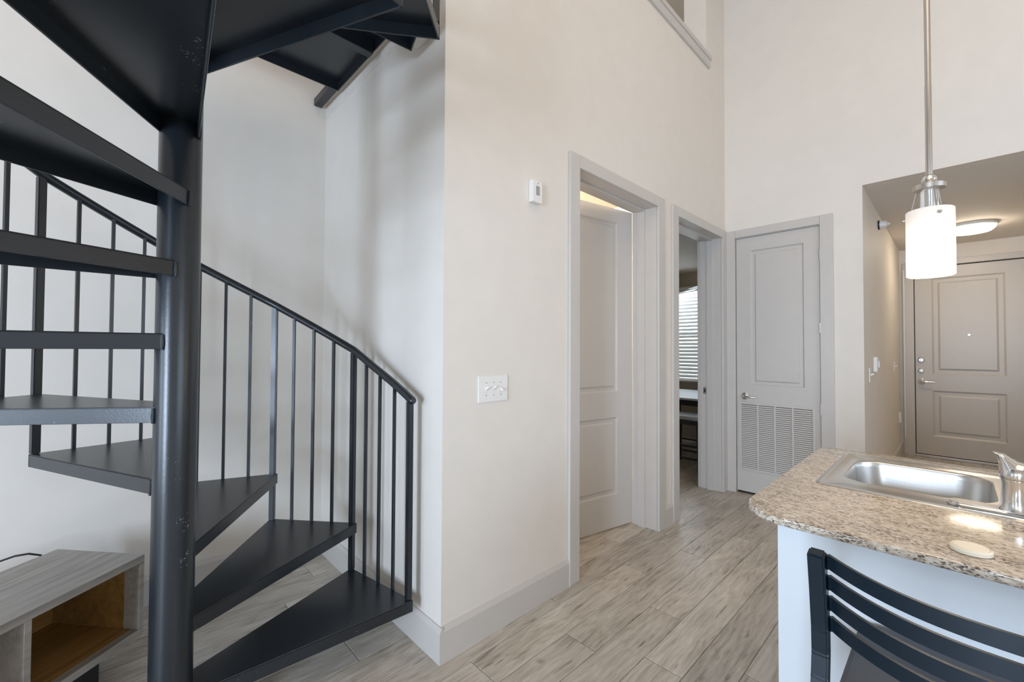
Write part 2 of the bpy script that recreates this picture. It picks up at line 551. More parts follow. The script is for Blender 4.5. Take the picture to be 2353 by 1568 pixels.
slab('ceiling', (-3.72, 6.72, -3.32, 4.9, HC, HC+0.15), M_wall, 'high ceiling', 'ceiling')
slab('ceiling_hall', (XC+0.12, XE+0.15, -1.07, 0.62, HP, HP+0.12), M_ceil, 'low grey ceiling of the entry hall', 'ceiling')
slab('ceiling_bedroom', (1.55, 6.7, YB, 4.7, 2.55, 2.65), M_bedwall, 'bedroom and bathroom ceiling', 'ceiling')
slab('floor_loft', (XW+0.12, 6.6, YB, 4.8, 2.88, 3.02), M_wall, 'loft floor slab', 'floor')
slab('ceiling_closet', (XC+0.12, 5.3, 0.62, YA, HP, HP+0.1), M_ceil, 'closet ceiling', 'ceiling')

# ------------------------------------------------------------------ floor with planks
floor = obj('floor', B((-3.72, XE+0.2, -3.32, 4.9, -0.12, -0.006)), M_gap, loc=(0, 0, -0.006))
tag(floor, 'greige wood plank floor', 'floor', kind='structure')
PW = 0.1675
PL = 1.22
nplank = 0
JOINTS = {0: 1.165, 1: 1.607, 3: 1.737, 2: 1.23-0.35, 5: 1.95, 6: 1.35}
far = bmesh.new()
for rrow in range(-11, 28):
    y1 = 1.4605 - PW*rrow
    y0 = y1 - PW
    j0 = JOINTS.get(rrow, 1.0 + (rrow*0.47 + random.random()*0.25) % PL)
    x = j0 - PL*5
    while x < XE:
        xa, xb = x, x+PL
        x += PL
        if xb < -3.6:
            continue
        xa = max(xa, -3.6); xb = min(xb, XE+0.1)
        if xb-xa < 0.01:
            continue
        g_ = 0.0011
        near = (xb > -0.9 and xa < 4.9 and y1 > -0.75 and y0 < 2.97) or (xb > 3.0 and xa < 6.5 and 1.6 < y0 < 3.2)
        if near:
            bm = bmesh.new()
            e_ = 0.0022
            lo = [bm.verts.new(p) for p in ((xa+g_, y0+g_, -0.006), (xb-g_, y0+g_, -0.006), (xb-g_, y1-g_, -0.006), (xa+g_, y1-g_, -0.006))]
            md = [bm.verts.new((v.co.x, v.co.y, -0.0012)) for v in lo]
            hi = [bm.verts.new((v.co.x + (e_ if i in (0, 3) else -e_), v.co.y + (e_ if i in (0, 1) else -e_), 0)) for i, v in enumerate(lo)]
            bm.faces.new(list(reversed(lo)))
            bm.faces.new(hi)
            for aa, cc in ((lo, md), (md, hi)):
                for i in range(4):
                    j = (i+1) % 4
                    bm.faces.new((aa[i], aa[j], cc[j], cc[i]))
            obj('plank', bm, M_floor, floor)
            nplank += 1
        else:
            box(far, xa+g_, xb-g_, y0+g_, y1-g_, -0.006, 0)
o = obj('far_planks', far, M_floor, floor)
o['kind'] = 'stuff'

# ------------------------------------------------------------------ baseboards
def baseboard(name, axis, c, s, u0, u1, h=0.152, t=0.016, z0=0.0):
    """runs along u at face c, proud towards s"""
    prof = [(0, 0), (t, 0), (t, h-0.02), (t*0.45, h), (0, h)]
    bm = bmesh.new()
    rows = []
    for u in (u0, u1):
        rows.append([bm.verts.new(((u, c+s*p[0], z0+p[1]) if axis == 'x' else (c+s*p[0], u, z0+p[1]))) for p in prof])
    n_ = len(prof)
    for i in range(n_):
        j = (i+1) % n_
        bm.faces.new((rows[0][i], rows[0][j], rows[1][j], rows[1][i]))
    bm.faces.new(rows[0]); bm.faces.new(list(reversed(rows[1])))
    bmesh.ops.recalc_face_normals(bm, faces=bm.faces)
    o = obj(name, bm, M_trim)
    return tag(o, None, 'baseboard', kind='structure')


baseboard('baseboard_doors', 'x', YA, -1, XW, 1.930)['label'] = 'grey baseboard under the triple switch plate'
baseboard('baseboard_between', 'x', YA, -1, 3.083, 3.222)['label'] = 'short baseboard block between the two door casings'
baseboard('baseboard_alcove', 'y', XW, -1, YA-0.016, YD)['label'] = 'grey baseboard along the alcove side wall'
baseboard('baseboard_left', 'x', YD, -1, -3.6, XW-0.016)['label'] = 'grey baseboard behind the stair and console'
baseboard('baseboard_closet', 'y', XC, -1, 0.515, 0.672)['label'] = 'baseboard between closet door and hall opening'
baseboard('baseboard_hall', 'x', 0.50, -1, XC+0.02, XE-0.02)['label'] = 'baseboard of the left hall wall'

# faint crease of the alcove wall and brackets
o = obj('trim_1', B((XW-0.003, XW, 1.95, YD-0.002, 2.905, 2.913)), M_wall)
tag(o, 'thin raised joint line high on the alcove wall', 'trim', kind='structure')

# loft opening cap
bm = bevel(B((1.30, 4.00, YA-0.025, YB+0.01, 4.02, 4.06)), 0.004)
o = obj('trim_2', bm, M_trim)
box_ = B((1.30, 3.985, YA-0.018, YA-0.0005, 3.945, 4.019))
obj('apron', bevel(box_, 0.003), M_trim, o)
tag(o, 'grey ledge cap along the bottom of the loft opening', 'trim', kind='structure')


# ------------------------------------------------------------------ doors
def panel_leaf(bm, W, Hh, T, panels, fr=0.032, dep=0.007, field=0.0):
    """leaf in local coords u 0..W, v 0..T (front at v=0), z 0..Hh with recessed panels on the front"""
    us = sorted({0, W} | {p[0] for p in panels} | {p[1] for p in panels})
    zs = sorted({0, Hh} | {p[2] for p in panels} | {p[3] for p in panels})
    V = {}
    def vv(u, v, z):
        k_ = (round(u, 4), round(v, 4), round(z, 4))
        if k_ not in V:
            V[k_] = bm.verts.new((u, v, z))
        return V[k_]
    for i in range(len(us)-1):
        for j in range(len(zs)-1):
            a_, b_, c_, d_ = us[i], us[i+1], zs[j], zs[j+1]
            um, zm = (a_+b_)/2, (c_+d_)/2
            pan = [p for p in panels if p[0] < um < p[1] and p[2] < zm < p[3]]
            if not pan:
                bm.faces.new((vv(a_, 0, c_), vv(b_, 0, c_), vv(b_, 0, d_), vv(a_, 0, d_)))
    for p in panels:
        u0, u1, z0, z1 = p
        L = [(0, 0), (fr*0.25, dep), (fr*0.75, dep), (fr, field)]
        prev = None
        for ins, dv in L:
            row = [vv(u0+ins, dv, z0+ins), vv(u1-ins, dv, z0+ins), vv(u1-ins, dv, z1-ins), vv(u0+ins, dv, z1-ins)]
            if prev:
                for i in range(4):
                    j = (i+1) % 4
                    bm.faces.new((prev[i], prev[j], row[j], row[i]))
            prev = row
        bm.faces.new(prev)
    # back and rims
    f = [vv(0, T, 0), vv(W, T, 0), vv(W, T, Hh), vv(0, T, Hh)]
    bm.faces.new(list(reversed(f)))
    for seq in ([(u, 0) for u in us], [(u, Hh) for u in us]):
        vs = [vv(u, 0, z) for u, z in seq]
        bm.faces.new(vs + [vv(W, T, seq[0][1]), vv(0, T, seq[0][1])])
    for u in (0, W):
        vs = [vv(u, 0, z) for z in zs]
        bm.faces.new(vs + [vv(u, T, Hh), vv(u, T, 0)])
    bmesh.ops.recalc_face_normals(bm, faces=bm.faces)


def xf(bm, ox, oy, oz, ux, uy, vx, vy):
    """local (u,v,z) -> world with u direction (ux,uy), v direction (vx,vy)"""
    for v in bm.verts:
        u_, w_, z_ = v.co
        v.co = Vector((ox+u_*ux+w_*vx, oy+u_*uy+w_*vy, oz+z_))
    bmesh.ops.recalc_face_normals(bm, faces=bm.faces)
    return bm


def cyl(bm, p0, p1, r0, r1=None, n_=20):
    return tube(bm, [p0, p1], [r0, r0 if r1 is None else r1], n_)


# door 1 : ajar bathroom door in the wall with doors
d1 = root('door_1', (2.5, YA, 0), 'tall grey two-panel door standing ajar in the nearer doorway', 'door', kind='structure')
obj('casing', bevel(B((1.930, 2.021, YA-0.020, YA-0.0005, 0, 2.505)), 0.004), M_trim, d1)
obj('casing', bevel(B((2.988, 3.083, YA-0.020, YA-0.0005, 0, 2.505)), 0.004), M_trim, d1)
obj('casing', bevel(B((2.0215, 2.9875, YA-0.020, YA-0.0005, 2.427, 2.505)), 0.004), M_trim, d1)
obj('jamb', bevel(B((2.0065, 2.021, YA+0.0005, YB-0.0005, 0, 2.4445)), 0.0015, 1), M_trim, d1)
obj('jamb', bevel(B((2.988, 3.0025, YA+0.0005, YB-0.0005, 0, 2.4445)), 0.0015, 1), M_trim, d1)
obj('head_jamb', bevel(B((2.0215, 2.9875, YA+0.0005, YB-0.0005, 2.428, 2.4445)), 0.0015, 1), M_trim, d1)
obj('door_stop', B((2.976, 2.9875, 1.64, 1.70, 0, 2.4275)), M_trim, d1)
obj('door_stop', B((2.0215, 2.033, 1.64, 1.70, 0, 2.4275)), M_trim, d1)
obj('door_stop', B((2.0335, 2.9755, 1.64, 1.70, 2.4155, 2.4275)), M_trim, d1)
ca, sa = math.cos(R(169.3)), math.sin(R(169.3))
bm = bmesh.new()
panel_leaf(bm, 0.93, 2.415, 0.036, [(0.165, 0.79, 1.02, 2.31), (0.165, 0.79, 0.245, 0.825)], fr=0.045, dep=0.013, field=0.002)
xf(bm, 2.9872, 1.7506, 0.012, ca, sa, sa, -ca)
obj('door_leaf', bm, M_door, d1)
for z_ in (0.3, 1.25, 2.2):
    bm = bmesh.new()
    cyl(bm, (2.990, 1.7575, z_-0.045), (2.990, 1.7575, z_+0.045), 0.005, n_=10)
    obj('hinge', bm, M_nickel, d1, smooth=True)

# door 2 : open doorway to the bedroom
d2 = root('door_2', (3.8, YA, 0), 'open doorway beside the corner showing blinds beyond', 'door', kind='structure')
obj('casing', bevel(B((3.222, 3.323, YA-0.020, YA-0.0005, 0, 2.505)), 0.004), M_trim, d2)
obj('casing', bevel(B((4.256, XC-0.022, YA-0.020, YA-0.0005, 0, 2.505)), 0.004), M_trim, d2)
obj('casing', bevel(B((3.3235, 4.2555, YA-0.020, YA-0.0005, 2.427, 2.505)), 0.004), M_trim, d2)
obj('jamb', bevel(B((3.3085, 3.323, YA+0.0005, YB-0.0005, 0, 2.4445)), 0.0015, 1), M_trim, d2)
obj('jamb', bevel(B((4.256, 4.2705, YA+0.0005, YB-0.0005, 0, 2.4445)), 0.0015, 1), M_trim, d2)
obj('head_jamb', bevel(B((3.3235, 4.2555, YA+0.0005, YB-0.0005, 2.428, 2.4445)), 0.0015, 1), M_trim, d2)
obj('door_stop', B((4.244, 4.2555, 1.625, 1.675, 0, 2.4275)), M_trim, d2)
obj('door_stop', B((3.3235, 3.335, 1.625, 1.675, 0, 2.4275)), M_trim, d2)
obj('door_stop', B((3.3355, 4.2435, 1.625, 1.675, 2.4155, 2.4275)), M_trim, d2)
obj('casing', bevel(B((4.256, 4.35, YB+0.0005, YB+0.02, 0, 2.505)), 0.004), M_trim, d2)
bm = bevel(B((4.2525, 4.2555, 1.685, 1.715, 0.92, 0.985)), 0.001, 1)
sp_ = obj('strike_plate', bm, M_nickel, d2)
obj('latch_hole', B((4.2515, 4.2524, 1.693, 1.707, 0.938, 0.967)), M_gap, sp_)

# door 3 : louvred closet door
d3 = root('door_3', (XC, 1.12, 0), 'closed grey closet door with a wide louvred grille', 'door', kind='structure')
obj('casing', bevel(B((XC-0.020, XC-0.0005, 1.452, YA-0.0005, 0, 2.497)), 0.004), M_trim, d3)
obj('casing', bevel(B((XC-0.020, XC-0.0005, 0.690, 0.783, 0, 2.497)), 0.004), M_trim, d3)
obj('casing', bevel(B((XC-0.020, XC-0.0005, 0.7835, 1.4515, 2.423, 2.497)), 0.004), M_trim, d3)
obj('jamb', B((XC+0.0005, XC+0.1195, 1.452, 1.4675, 0, 2.4295)), M_trim, d3)
obj('jamb', B((XC+0.0005, XC+0.1195, 0.7675, 0.783, 0, 2.4295)), M_trim, d3)
obj('head_jamb', B((XC+0.0005, XC+0.1195, 0.7835, 1.4515, 2.418, 2.4295)), M_trim, d3)
bm = bmesh.new()
# u runs from hinge-free side y=1.447 down to 0.789
panel_leaf(bm, 0.658, 2.391, 0.035, [(0.123, 0.545, 1.000, 2.265)], fr=0.045, dep=0.013, field=0.002)
xf(bm, XC+0.006, 1.447, 0.024, 0, -1, 1, 0)
obj('door_leaf', bm, M_door, d3)
obj('gap_shadow', B((XC+0.045, XC+0.06, 0.7835, 1.4515, 0.001, 2.4175)), M_gap, d3)
# grille
gx = XC+0.0055
gy0, gy1, gz0, gz1 = 0.822, 1.430, 0.225, 0.862
grl = root('grille', (gx, 1.126, gz0))
grl.parent = d3; grl.location = ORG['grille'] - ORG[d3.name]
for dd in ((gx-0.006, gx, gy0, gy0+0.024, gz0, gz1), (gx-0.006, gx, gy1-0.024, gy1, gz0, gz1),
           (gx-0.006, gx, gy0+0.024, gy1-0.024, gz0, gz0+0.022), (gx-0.006, gx, gy0+0.024, gy1-0.024, gz1-0.022, gz1)):
    obj('grille_frame', bevel(B(dd), 0.0015, 1), M_door, grl)
obj('grille_back', B((gx-0.0012, gx-0.0002, gy0+0.024, gy1-0.024, gz0+0.022, gz1-0.022)), M_gap, grl)  # dark sheet stands in for the unlit closet behind
NL = 33
zz0, zz1 = gz0+0.024, gz1-0.024
for i in range(NL):
    z_ = zz0 + (zz1-zz0)*(i+0.5)/NL
    bm = bmesh.new()
    h_ = (zz1-zz0)/NL
    p = [(gx-0.0016, z_-h_*0.15), (gx-0.0075, z_-h_*0.42), (gx-0.0075, z_-h_*0.28), (gx-0.0016, z_+h_*0.32)]
    ra = [bm.verts.new((q[0], gy0+0.025, q[1])) for q in p]
    rb = [bm.verts.new((q[0], gy1-0.025, q[1])) for q in p]
    for k_ in range(4):
        l_ = (k_+1) % 4
        bm.faces.new((ra[k_], ra[l_], rb[l_], rb[k_]))
    bm.faces.new(ra); bm.faces.new(list(reversed(rb)))
    bmesh.ops.recalc_face_normals(bm, faces=bm.faces)
    obj('louvre', bm, M_door, grl)
for y_ in (0.989, 1.127, 1.266):
    obj('grille_bar', B((gx-0.0095, gx-0.0076, y_-0.007, y_+0.007, gz0+0.022, gz1-0.022)), M_door, grl)
for z_ in (2.165, 1.54, 0.85, 0.2):
    bm = bmesh.new()
    cyl(bm, (XC-0.004, 0.786, z_-0.042), (XC-0.004, 0.786, z_+0.042), 0.0065, n_=12)
    hg = obj('hinge', bm, M_nickel, d3, smooth=True)


def lever(parent, x, y, z, dy, s=1.0):
    """rose on a face of constant x facing -x, lever pointing towards dy"""
    bm = bmesh.new()
    tube(bm, [(x, y, z), (x-0.010*s, y, z), (x-0.016*s, y, z)], [0.033*s, 0.032*s, 0.022*s], 24)
    rose = obj('lever_rose', bm, M_chrome, parent, smooth=True)
    bm = bmesh.new()
    tube(bm, [(x-0.014*s, y, z), (x-0.038*s, y, z), (x-0.050*s, y+dy*0.010, z), (x-0.052*s, y+dy*0.040*s, z-0.002), (x-0.050*s, y+dy*0.075*s, z-0.006),
              (x-0.047*s, y+dy*0.108*s, z-0.004)], [0.011*s, 0.011*s, 0.012*s, 0.011*s, 0.009*s, 0.007*s], 14)
    obj('lever', bm, M_chrome, rose, smooth=True)


lever(d3, XC+0.0055, 1.375, 0.918, -1)

# door 4 : entry door
d4 = root('door_4', (XE, -0.1, 0), 'grey entry door with two panels, peephole and locks', 'door', kind='structure')
obj('casing', bevel(B((XE-0.020, XE-0.0005, 0.362, 0.470, 0, 2.505)), 0.004), M_trim, d4)
obj('casing', bevel(B((XE-0.020, XE-0.0005, -0.69, -0.587, 0, 2.505)), 0.004), M_trim, d4)
obj('casing', bevel(B((XE-0.020, XE-0.0005, -0.5865, 0.3615, 2.432, 2.505)), 0.004), M_trim, d4)
obj('jamb', B((XE+0.0005, XE+0.1495, 0.362, 0.3745, 0, 2.4445)), M_trim, d4)
obj('jamb', B((XE+0.0005, XE+0.1495, -0.5995, -0.587, 0, 2.4445)), M_trim, d4)
obj('head_jamb', B((XE+0.0005, XE+0.1495, -0.5865, 0.3615, 2.432, 2.4445)), M_trim, d4)
obj('gap_shadow', B((XE+0.055, XE+0.07, -0.5865, 0.3615, 0.001, 2.4315)), M_gap, d4)
bm = bmesh.new()
panel_leaf(bm, 0.932, 2.385, 0.04, [(0.155, 0.775, 1.02, 2.245), (0.155, 0.775, 0.235, 0.815)], fr=0.075, dep=0.015, field=0.001)
xf(bm, XE+0.010, 0.354, 0.035, 0, -1, 1, 0)
obj('door_leaf', bm, M_door, d4)
obj('threshold', bevel(B((XE-0.03, XE+0.12, -0.586, 0.361, 0.001, 0.03)), 0.004), M_nickel, d4)
for z_, r_ in ((1.235, 0.032), (1.100, 0.028)):
    bm = bmesh.new()
    tube(bm, [(XE+0.010, 0.300, z_), (XE-0.004, 0.300, z_), (XE-0.014, 0.300, z_)], [r_, r_, r_*0.7], 24)
    db = obj('deadbolt', bm, M_chrome, d4, smooth=True)
    obj('thumb_turn', bevel(B((XE-0.032, XE-0.0145, 0.296, 0.304, z_-0.016, z_+0.016)), 0.002, 1), M_chrome, db)
lever(d4, XE+0.010, 0.298, 0.960, -1, 1.1)
bm = bmesh.new()
cyl(bm, (XE+0.012, -0.125, 1.55), (XE-0.001, -0.125, 1.55), 0.009)
obj('peephole', bm, M_chrome, d4, smooth=True)
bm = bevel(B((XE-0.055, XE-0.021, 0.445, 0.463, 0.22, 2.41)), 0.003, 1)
obj('casing_edge', bm, M_frame, d4, label='outer strip of the casing, its lit look put in paler paint')  # paler paint than the casing stands in for light on it

# ------------------------------------------------------------------ windows
# bedroom window with blinds
wn = root('window_1', (6.6, 2.8, 0.86), 'bedroom window with closed white blinds', 'window', kind='structure')
for dd in ((6.60, 6.66, 1.951, 2.00, 0.861, 2.299), (6.60, 6.66, 3.65, 3.699, 0.861, 2.299),
           (6.60, 6.66, 2.0, 3.65, 0.861, 0.91), (6.60, 6.66, 2.0, 3.65, 2.25, 2.299), (6.61, 6.65, 2.0, 3.65, 1.56, 1.60)):
    obj('window_frame', bevel(B(dd), 0.003, 1), M_frame, wn)
obj('pane', B((6.628, 6.632, 2.0, 3.65, 0.91, 2.25)), M_glass, wn)
obj('window_sill', bevel(B((6.50, 6.60, 1.93, 3.72, 0.835, 0.8595)), 0.003, 1), M_bedwall, wn)
for k_, (y0_, y1_, z0_, z1_) in enumerate(BWIN):
    wb = root('window_%d' % (k_+2), (-3.66, (y0_+y1_)/2, z0_), ('tall narrow' if k_ == 0 else 'second tall') + ' window behind the camera', 'window', kind='structure')
    for dd in ((y0_+0.001, y0_+0.04, z0_+0.001, z1_-0.001), (y1_-0.04, y1_-0.001, z0_+0.001, z1_-0.001),
               (y0_+0.0405, y1_-0.0405, z0_+0.001, z0_+0.04), (y0_+0.0405, y1_-0.0405, z1_-0.04, z1_-0.001)):
        obj('window_frame', B((-3.70, -3.64) + dd), M_frame, wb)
    obj('pane', B((-3.672, -3.668, y0_+0.0405, y1_-0.0405, z0_+0.0405, z1_-0.0405)), M_glass, wb)
wb = root('window_4', (1.5, -3.26, 0.98), 'wide unseen kitchen window, added around the daylight fill', 'window', kind='structure')  # unseen window added to hold the bluish fill light
x0_, x1_, z0_, z1_ = KWIN
for dd in ((x0_+0.001, x0_+0.04, z0_+0.001, z1_-0.001), (x1_-0.04, x1_-0.001, z0_+0.001, z1_-0.001),
           (x0_+0.0405, x1_-0.0405, z0_+0.001, z0_+0.04), (x0_+0.0405, x1_-0.0405, z1_-0.04, z1_-0.001)):
    obj('window_frame', B((dd[0], dd[1], -3.30, -3.24, dd[2], dd[3])), M_frame, wb)
obj('pane', B((x0_+0.0405, x1_-0.0405, -3.272, -3.268, z0_+0.0405, z1_-0.0405)), M_glass, wb)
bl = root('window_blinds', (6.52, 2.8, 0.88), 'white horizontal slat blinds seen through the farther doorway', 'blinds')
obj('head_rail', bevel(B((6.475, 6.535, 1.97, 3.68, 2.285, 2.325)), 0.003, 1), M_blind, bl)
me = None
NS = 26
for i in range(NS):
    z_ = 0.895 + i*(2.275-0.895)/(NS-1)
    if me is None:
        bm = bmesh.new()
        pts = []
        for k_ in range(6):
            t_ = -1 + 2*k_/5
            # tilted, slightly crowned slat 50 mm wide
            a_ = R(52)
            px_, pz_ = t_*0.025, 0.003*(1-t_*t_)
            pts.append((px_*math.cos(a_) - pz_*math.sin(a_), px_*math.sin(a_) + pz_*math.cos(a_)))
        loop = pts + [(p[0], p[1]-0.003) for p in reversed(pts)]
        ra = [bm.verts.new((6.505+q[0], 1.99, z_+q[1])) for q in loop]
        rb = [bm.verts.new((6.505+q[0], 3.66, z_+q[1])) for q in loop]
        for k_ in range(len(loop)):
            l_ = (k_+1) % len(loop)
            bm.faces.new((ra[k_], ra[l_], rb[l_], rb[k_]))
        bm.faces.new(ra); bm.faces.new(list(reversed(rb)))
        bmesh.ops.recalc_face_normals(bm, faces=bm.faces)
        s_ = obj('slat', bm, M_blind, bl, loc=(6.505, 2.825, z_))
        me = s_.data
    else:
        inst('slat', me, bl, (6.505, 2.825, z_))
obj('bottom_rail', bevel(B((6.485, 6.525, 1.99, 3.66, 0.862, 0.880)), 0.003, 1), M_blind, bl)

# ------------------------------------------------------------------ spiral staircase
CX, CY = 0.1734, 1.7658
RO = 0.826
T0, DT, RS = R(-4.74), R(30.2), 0.2324
SK = 0.050
st = root('spiral_staircase', (CX, CY, 0), 'black painted steel spiral staircase around a round centre pole', 'staircase')
bm = bmesh.new()
lathe(bm, CX, CY, [(0.058, 0.0), (0.058, 4.1), (0.053, 4.11)], 48)
obj('centre_pole', bm, M_metal, st, smooth=True)
bm = lathe(bmesh.new(), CX, CY, [(0.15, 0.001), (0.15, 0.012), (0.145, 0.015), (0.059, 0.015)], 40)
obj('base_plate', bm, M_metal, st, smooth=True)


def P(i, r_=RO):
    a_ = T0 + DT*i
    return Vector((CX + r_*math.cos(a_), CY + r_*math.sin(a_)))


def flange(bm, a, c, z1, h, t=0.006, inward=None):
    """vertical strip from a to c (2D), top z1, height h, thickness towards inward"""
    d = (c-a).normalized()
    nrm = Vector((-d.y, d.x))
    if inward is not None and nrm.dot(inward-a) < 0:
        nrm = -nrm
    q = [a, c, c+nrm*t, a+nrm*t]
    lo = [bm.verts.new((p.x, p.y, z1-h)) for p in q]
    hi = [bm.verts.new((p.x, p.y, z1)) for p in q]
    bm.faces.new(list(reversed(lo))); bm.faces.new(hi)
    for i in range(4):
        j = (i+1) % 4
        bm.faces.new((lo[i], lo[j], hi[j], hi[i]))


C2 = Vector((CX, CY))
for i in range(1, 13):
    a0, a1 = T0 + DT*(i-1), T0 + DT*i
    z = RS*i
    d0 = Vector((math.cos(a0), math.sin(a0))); d1_ = Vector((math.cos(a1), math.sin(a1)))
    n0 = Vector((d0.y, -d0.x)); n1 = Vector((-d1_.y, d1_.x))     # outward sides
    ic, oc = 0.045, 0.012
    q = [C2 + d0*0.035 + n0*ic, C2 + d0*(RO+0.014) + n0*oc*1.6, C2 + d1_*(RO+0.014) + n1*oc, C2 + d1_*0.035 + n1*ic]
    mid = (q[0]+q[1]+q[2]+q[3])/4
    bm = bmesh.new()
    prism(bm, q, z-0.006, z)
    for e0, e1 in ((0, 1), (1, 2), (3, 2)):
        flange(bm, q[e0], q[e1], z-0.0005, SK-0.0005, inward=mid)
    bmesh.ops.recalc_face_normals(bm, faces=bm.faces)
    bmesh.ops.bevel(bm, geom=[e for e in bm.edges], offset=0.0012, segments=1, affect='EDGES', clamp_overlap=True)
    tr = obj('tread', bm, M_metal, st)

rail_z = lambda f: 1.108 + RS*f + 0.018*max(0, 1-f*1.5)
# posts
for i in range(0, 14):
    p = P(i)
    z0 = RS*i if i > 0 else RS - 0.052
    if i == 0:
        z0 = RS+0.0005
    bm = bmesh.new()
    h_ = 0.0128
    tube(bm, [(p.x, p.y, z0+0.0005), (p.x, p.y, rail_z(i)-0.012)], h_*1.0, square=True, aim=(math.cos(T0+DT*i), math.sin(T0+DT*i), 0))
    bmesh.ops.bevel(bm, geom=list(bm.edges), offset=0.003, segments=2, affect='EDGES', clamp_overlap=True)
    obj('post', bm, M_metal, st)
# balusters
for i in range(1, 14):
    A_, B_ = P(i-1), P(i)
    for f in (0.25, 0.5, 0.75):
        p = A_*(1-f) + B_*f
        ff = i-1+f
        zt = rail_z(ff)
        # the rail runs on the arc, the chord is slightly inside it
        bm = bmesh.new()
        ang = T0+DT*ff
        zb = RS*min(i, 13)
        tube(bm, [(p.x, p.y, zb+0.0005), (p.x, p.y, zt-0.010)], 0.0060, square=True, aim=(math.cos(ang), math.sin(ang), 0))
        obj('baluster', bm, M_metal, st)
# hand rail along chord-rounded helix
pts = []
N = 13*8
for k_ in range(0, N+1):
    f = k_/8
    i0 = min(int(f), 12)
    fr_ = f-i0
    ch = P(i0)*(1-fr_) + P(i0+1)*fr_
    ar = P(f)
    p = ch*0.6 + ar*0.4
    pts.append((p.x, p.y, rail_z(f)))
d_ = (Vector(pts[0])-Vector(pts[1])).normalized()
e0 = Vector(pts[0]) + d_*0.016
pts = [tuple(e0 + d_*0.018), tuple(e0 + d_*0.013), tuple(e0 + d_*0.004)] + pts
bm = bmesh.new()
tube(bm, pts, [0.007, 0.014, 0.0175] + [0.0182]*(len(pts)-3), 20)
obj('handrail', bm, M_metal, st, smooth=True)
# weld beads at the pole
bm = bmesh.new()
for i in range(1, 13):
    a1 = T0 + DT*i
    d1_ = Vector((math.cos(a1), math.sin(a1))); n1 = Vector((-d1_.y, d1_.x))
    p = C2 + d1_*0.039 + n1*0.047
    tube(bm, [(p.x, p.y, RS*i-0.052), (p.x, p.y, RS*i-0.03), (p.x, p.y, RS*i-0.004)], [0.004, 0.006, 0.004], 8)
o = obj('weld_beads', bm, M_metal, st, smooth=True)
o['kind'] = 'stuff'

# landing
ZL = RS*13
land = []
q = [Vector((CX+0.03, CY-0.02)), Vector((1.035, CY-0.06)), Vector((1.035, 2.665)), Vector((CX-0.10, 2.665)), Vector((CX-0.10, CY+0.02))]
bm = bmesh.new()
prism(bm, q, ZL-0.006, ZL)
mid = Vector((0.5, 2.2))
for a_, c_ in ((0, 1), (1, 2), (2, 3), (3, 4)):
    flange(bm, q[a_], q[c_], ZL-0.0005, 0.055, inward=mid)
bmesh.ops.recalc_face_normals(bm, faces=bm.faces)
ld = obj('landing', bm, M_metal, st)
obj('cross_beam', bevel(B((CX+0.02, 1.02, 2.15, 2.20, ZL-0.085, ZL-0.0065)), 0.002, 1), M_metal, ld)
obj('wall_bar', bevel(B((0.985, 1.035, 2.667, YD-0.002, ZL-0.05, ZL-0.002)), 0.003, 1), M_metal, ld)
bm = bevel(B((1.005, XW-0.0005, 1.60, 1.775, 2.79, 2.90)), 0.003, 1)
o = obj('wall_bracket', bm, M_wall)
tag(o, 'cream boxed bracket on the alcove wall under the top tread', 'bracket')

# ------------------------------------------------------------------ tv console
cu = Vector((math.cos(CONS_AZ), math.sin(CONS_AZ)))        # along the front, to the left
cv = Vector((math.cos(R(130.3)), math.sin(R(130.3))))       # to the back
b0 = Vector((0.143, 2.436))
ZT = 0.455


def cbox(bm, u0, u1, v0, v1, z0, z1):
    vs = box(bm, u0, u1, v0, v1, z0, z1)
    for v in vs:
        p = b0 + cu*v.co.x + cv*v.co.y
        v.co = Vector((p.x, p.y, v.co.z))


def cobj(name, dims, material, parent, bev=0.0015):
    bm = bmesh.new()
    for d__ in dims:
        cbox(bm, *d__)
    bmesh.ops.recalc_face_normals(bm, faces=bm.faces)
    if bev:
        bevel(bm, bev, 1)
    return obj(name, bm, material, parent)


CL, CDp = 1.17, 0.425
mid_ = b0 + cu*CL/2 + cv*CDp/2
tv = root('media_console', (mid_.x, mid_.y, 0), 'low grey wood grain media console with open cubbies behind the stair pole', 'console')
cobj('top', [(0, CL, 0, CDp, ZT-0.030, ZT)], M_console, tv)
cobj('side_panel', [(0.0, 0.022, 0.0005, CDp, 0.1455, ZT-0.0305)], M_console, tv)
cobj('side_panel', [(CL-0.022, CL, 0.0005, CDp, 0.1455, ZT-0.0305)], M_console, tv)
cobj('divider', [(0.396, 0.418, 0.0005, CDp-0.012, 0.1455, ZT-0.0305)], M_console, tv)
cobj('divider', [(0.79, 0.812, 0.0005, CDp-0.012, 0.1455, ZT-0.0305)], M_console, tv)
cobj('bottom_panel', [(0, CL, 0, CDp, 0.117, 0.145)], M_console, tv)
cobj('back_panel', [(0.0225, CL-0.0225, CDp-0.0115, CDp-0.001, 0.1455, ZT-0.0305)], M_inner, tv)
for dd in ((0.0225, 0.0245, 0.07, CDp-0.012, 0.1475, ZT-0.031), (0.394, 0.3958, 0.03, CDp-0.012, 0.1475, ZT-0.031),
           (0.0245, 0.394, 0.035, CDp-0.012, 0.1455, 0.1470), (0.4185, 0.42, 0.12, CDp-0.012, 0.1475, ZT-0.031),
           (0.788, 0.7898, 0.12, CDp-0.012, 0.1475, ZT-0.031), (0.42, 0.788, 0.12, CDp-0.012, 0.1455, 0.1470)):
    cobj('amber_cast_lining', [dd], M_inner, tv, 0)  # thin sheets that carry the painted amber cast inside the cubbies
cobj('plinth', [(0.16, CL-0.16, 0.02, CDp-0.05, 0.001, 0.1165)], M_black, tv)
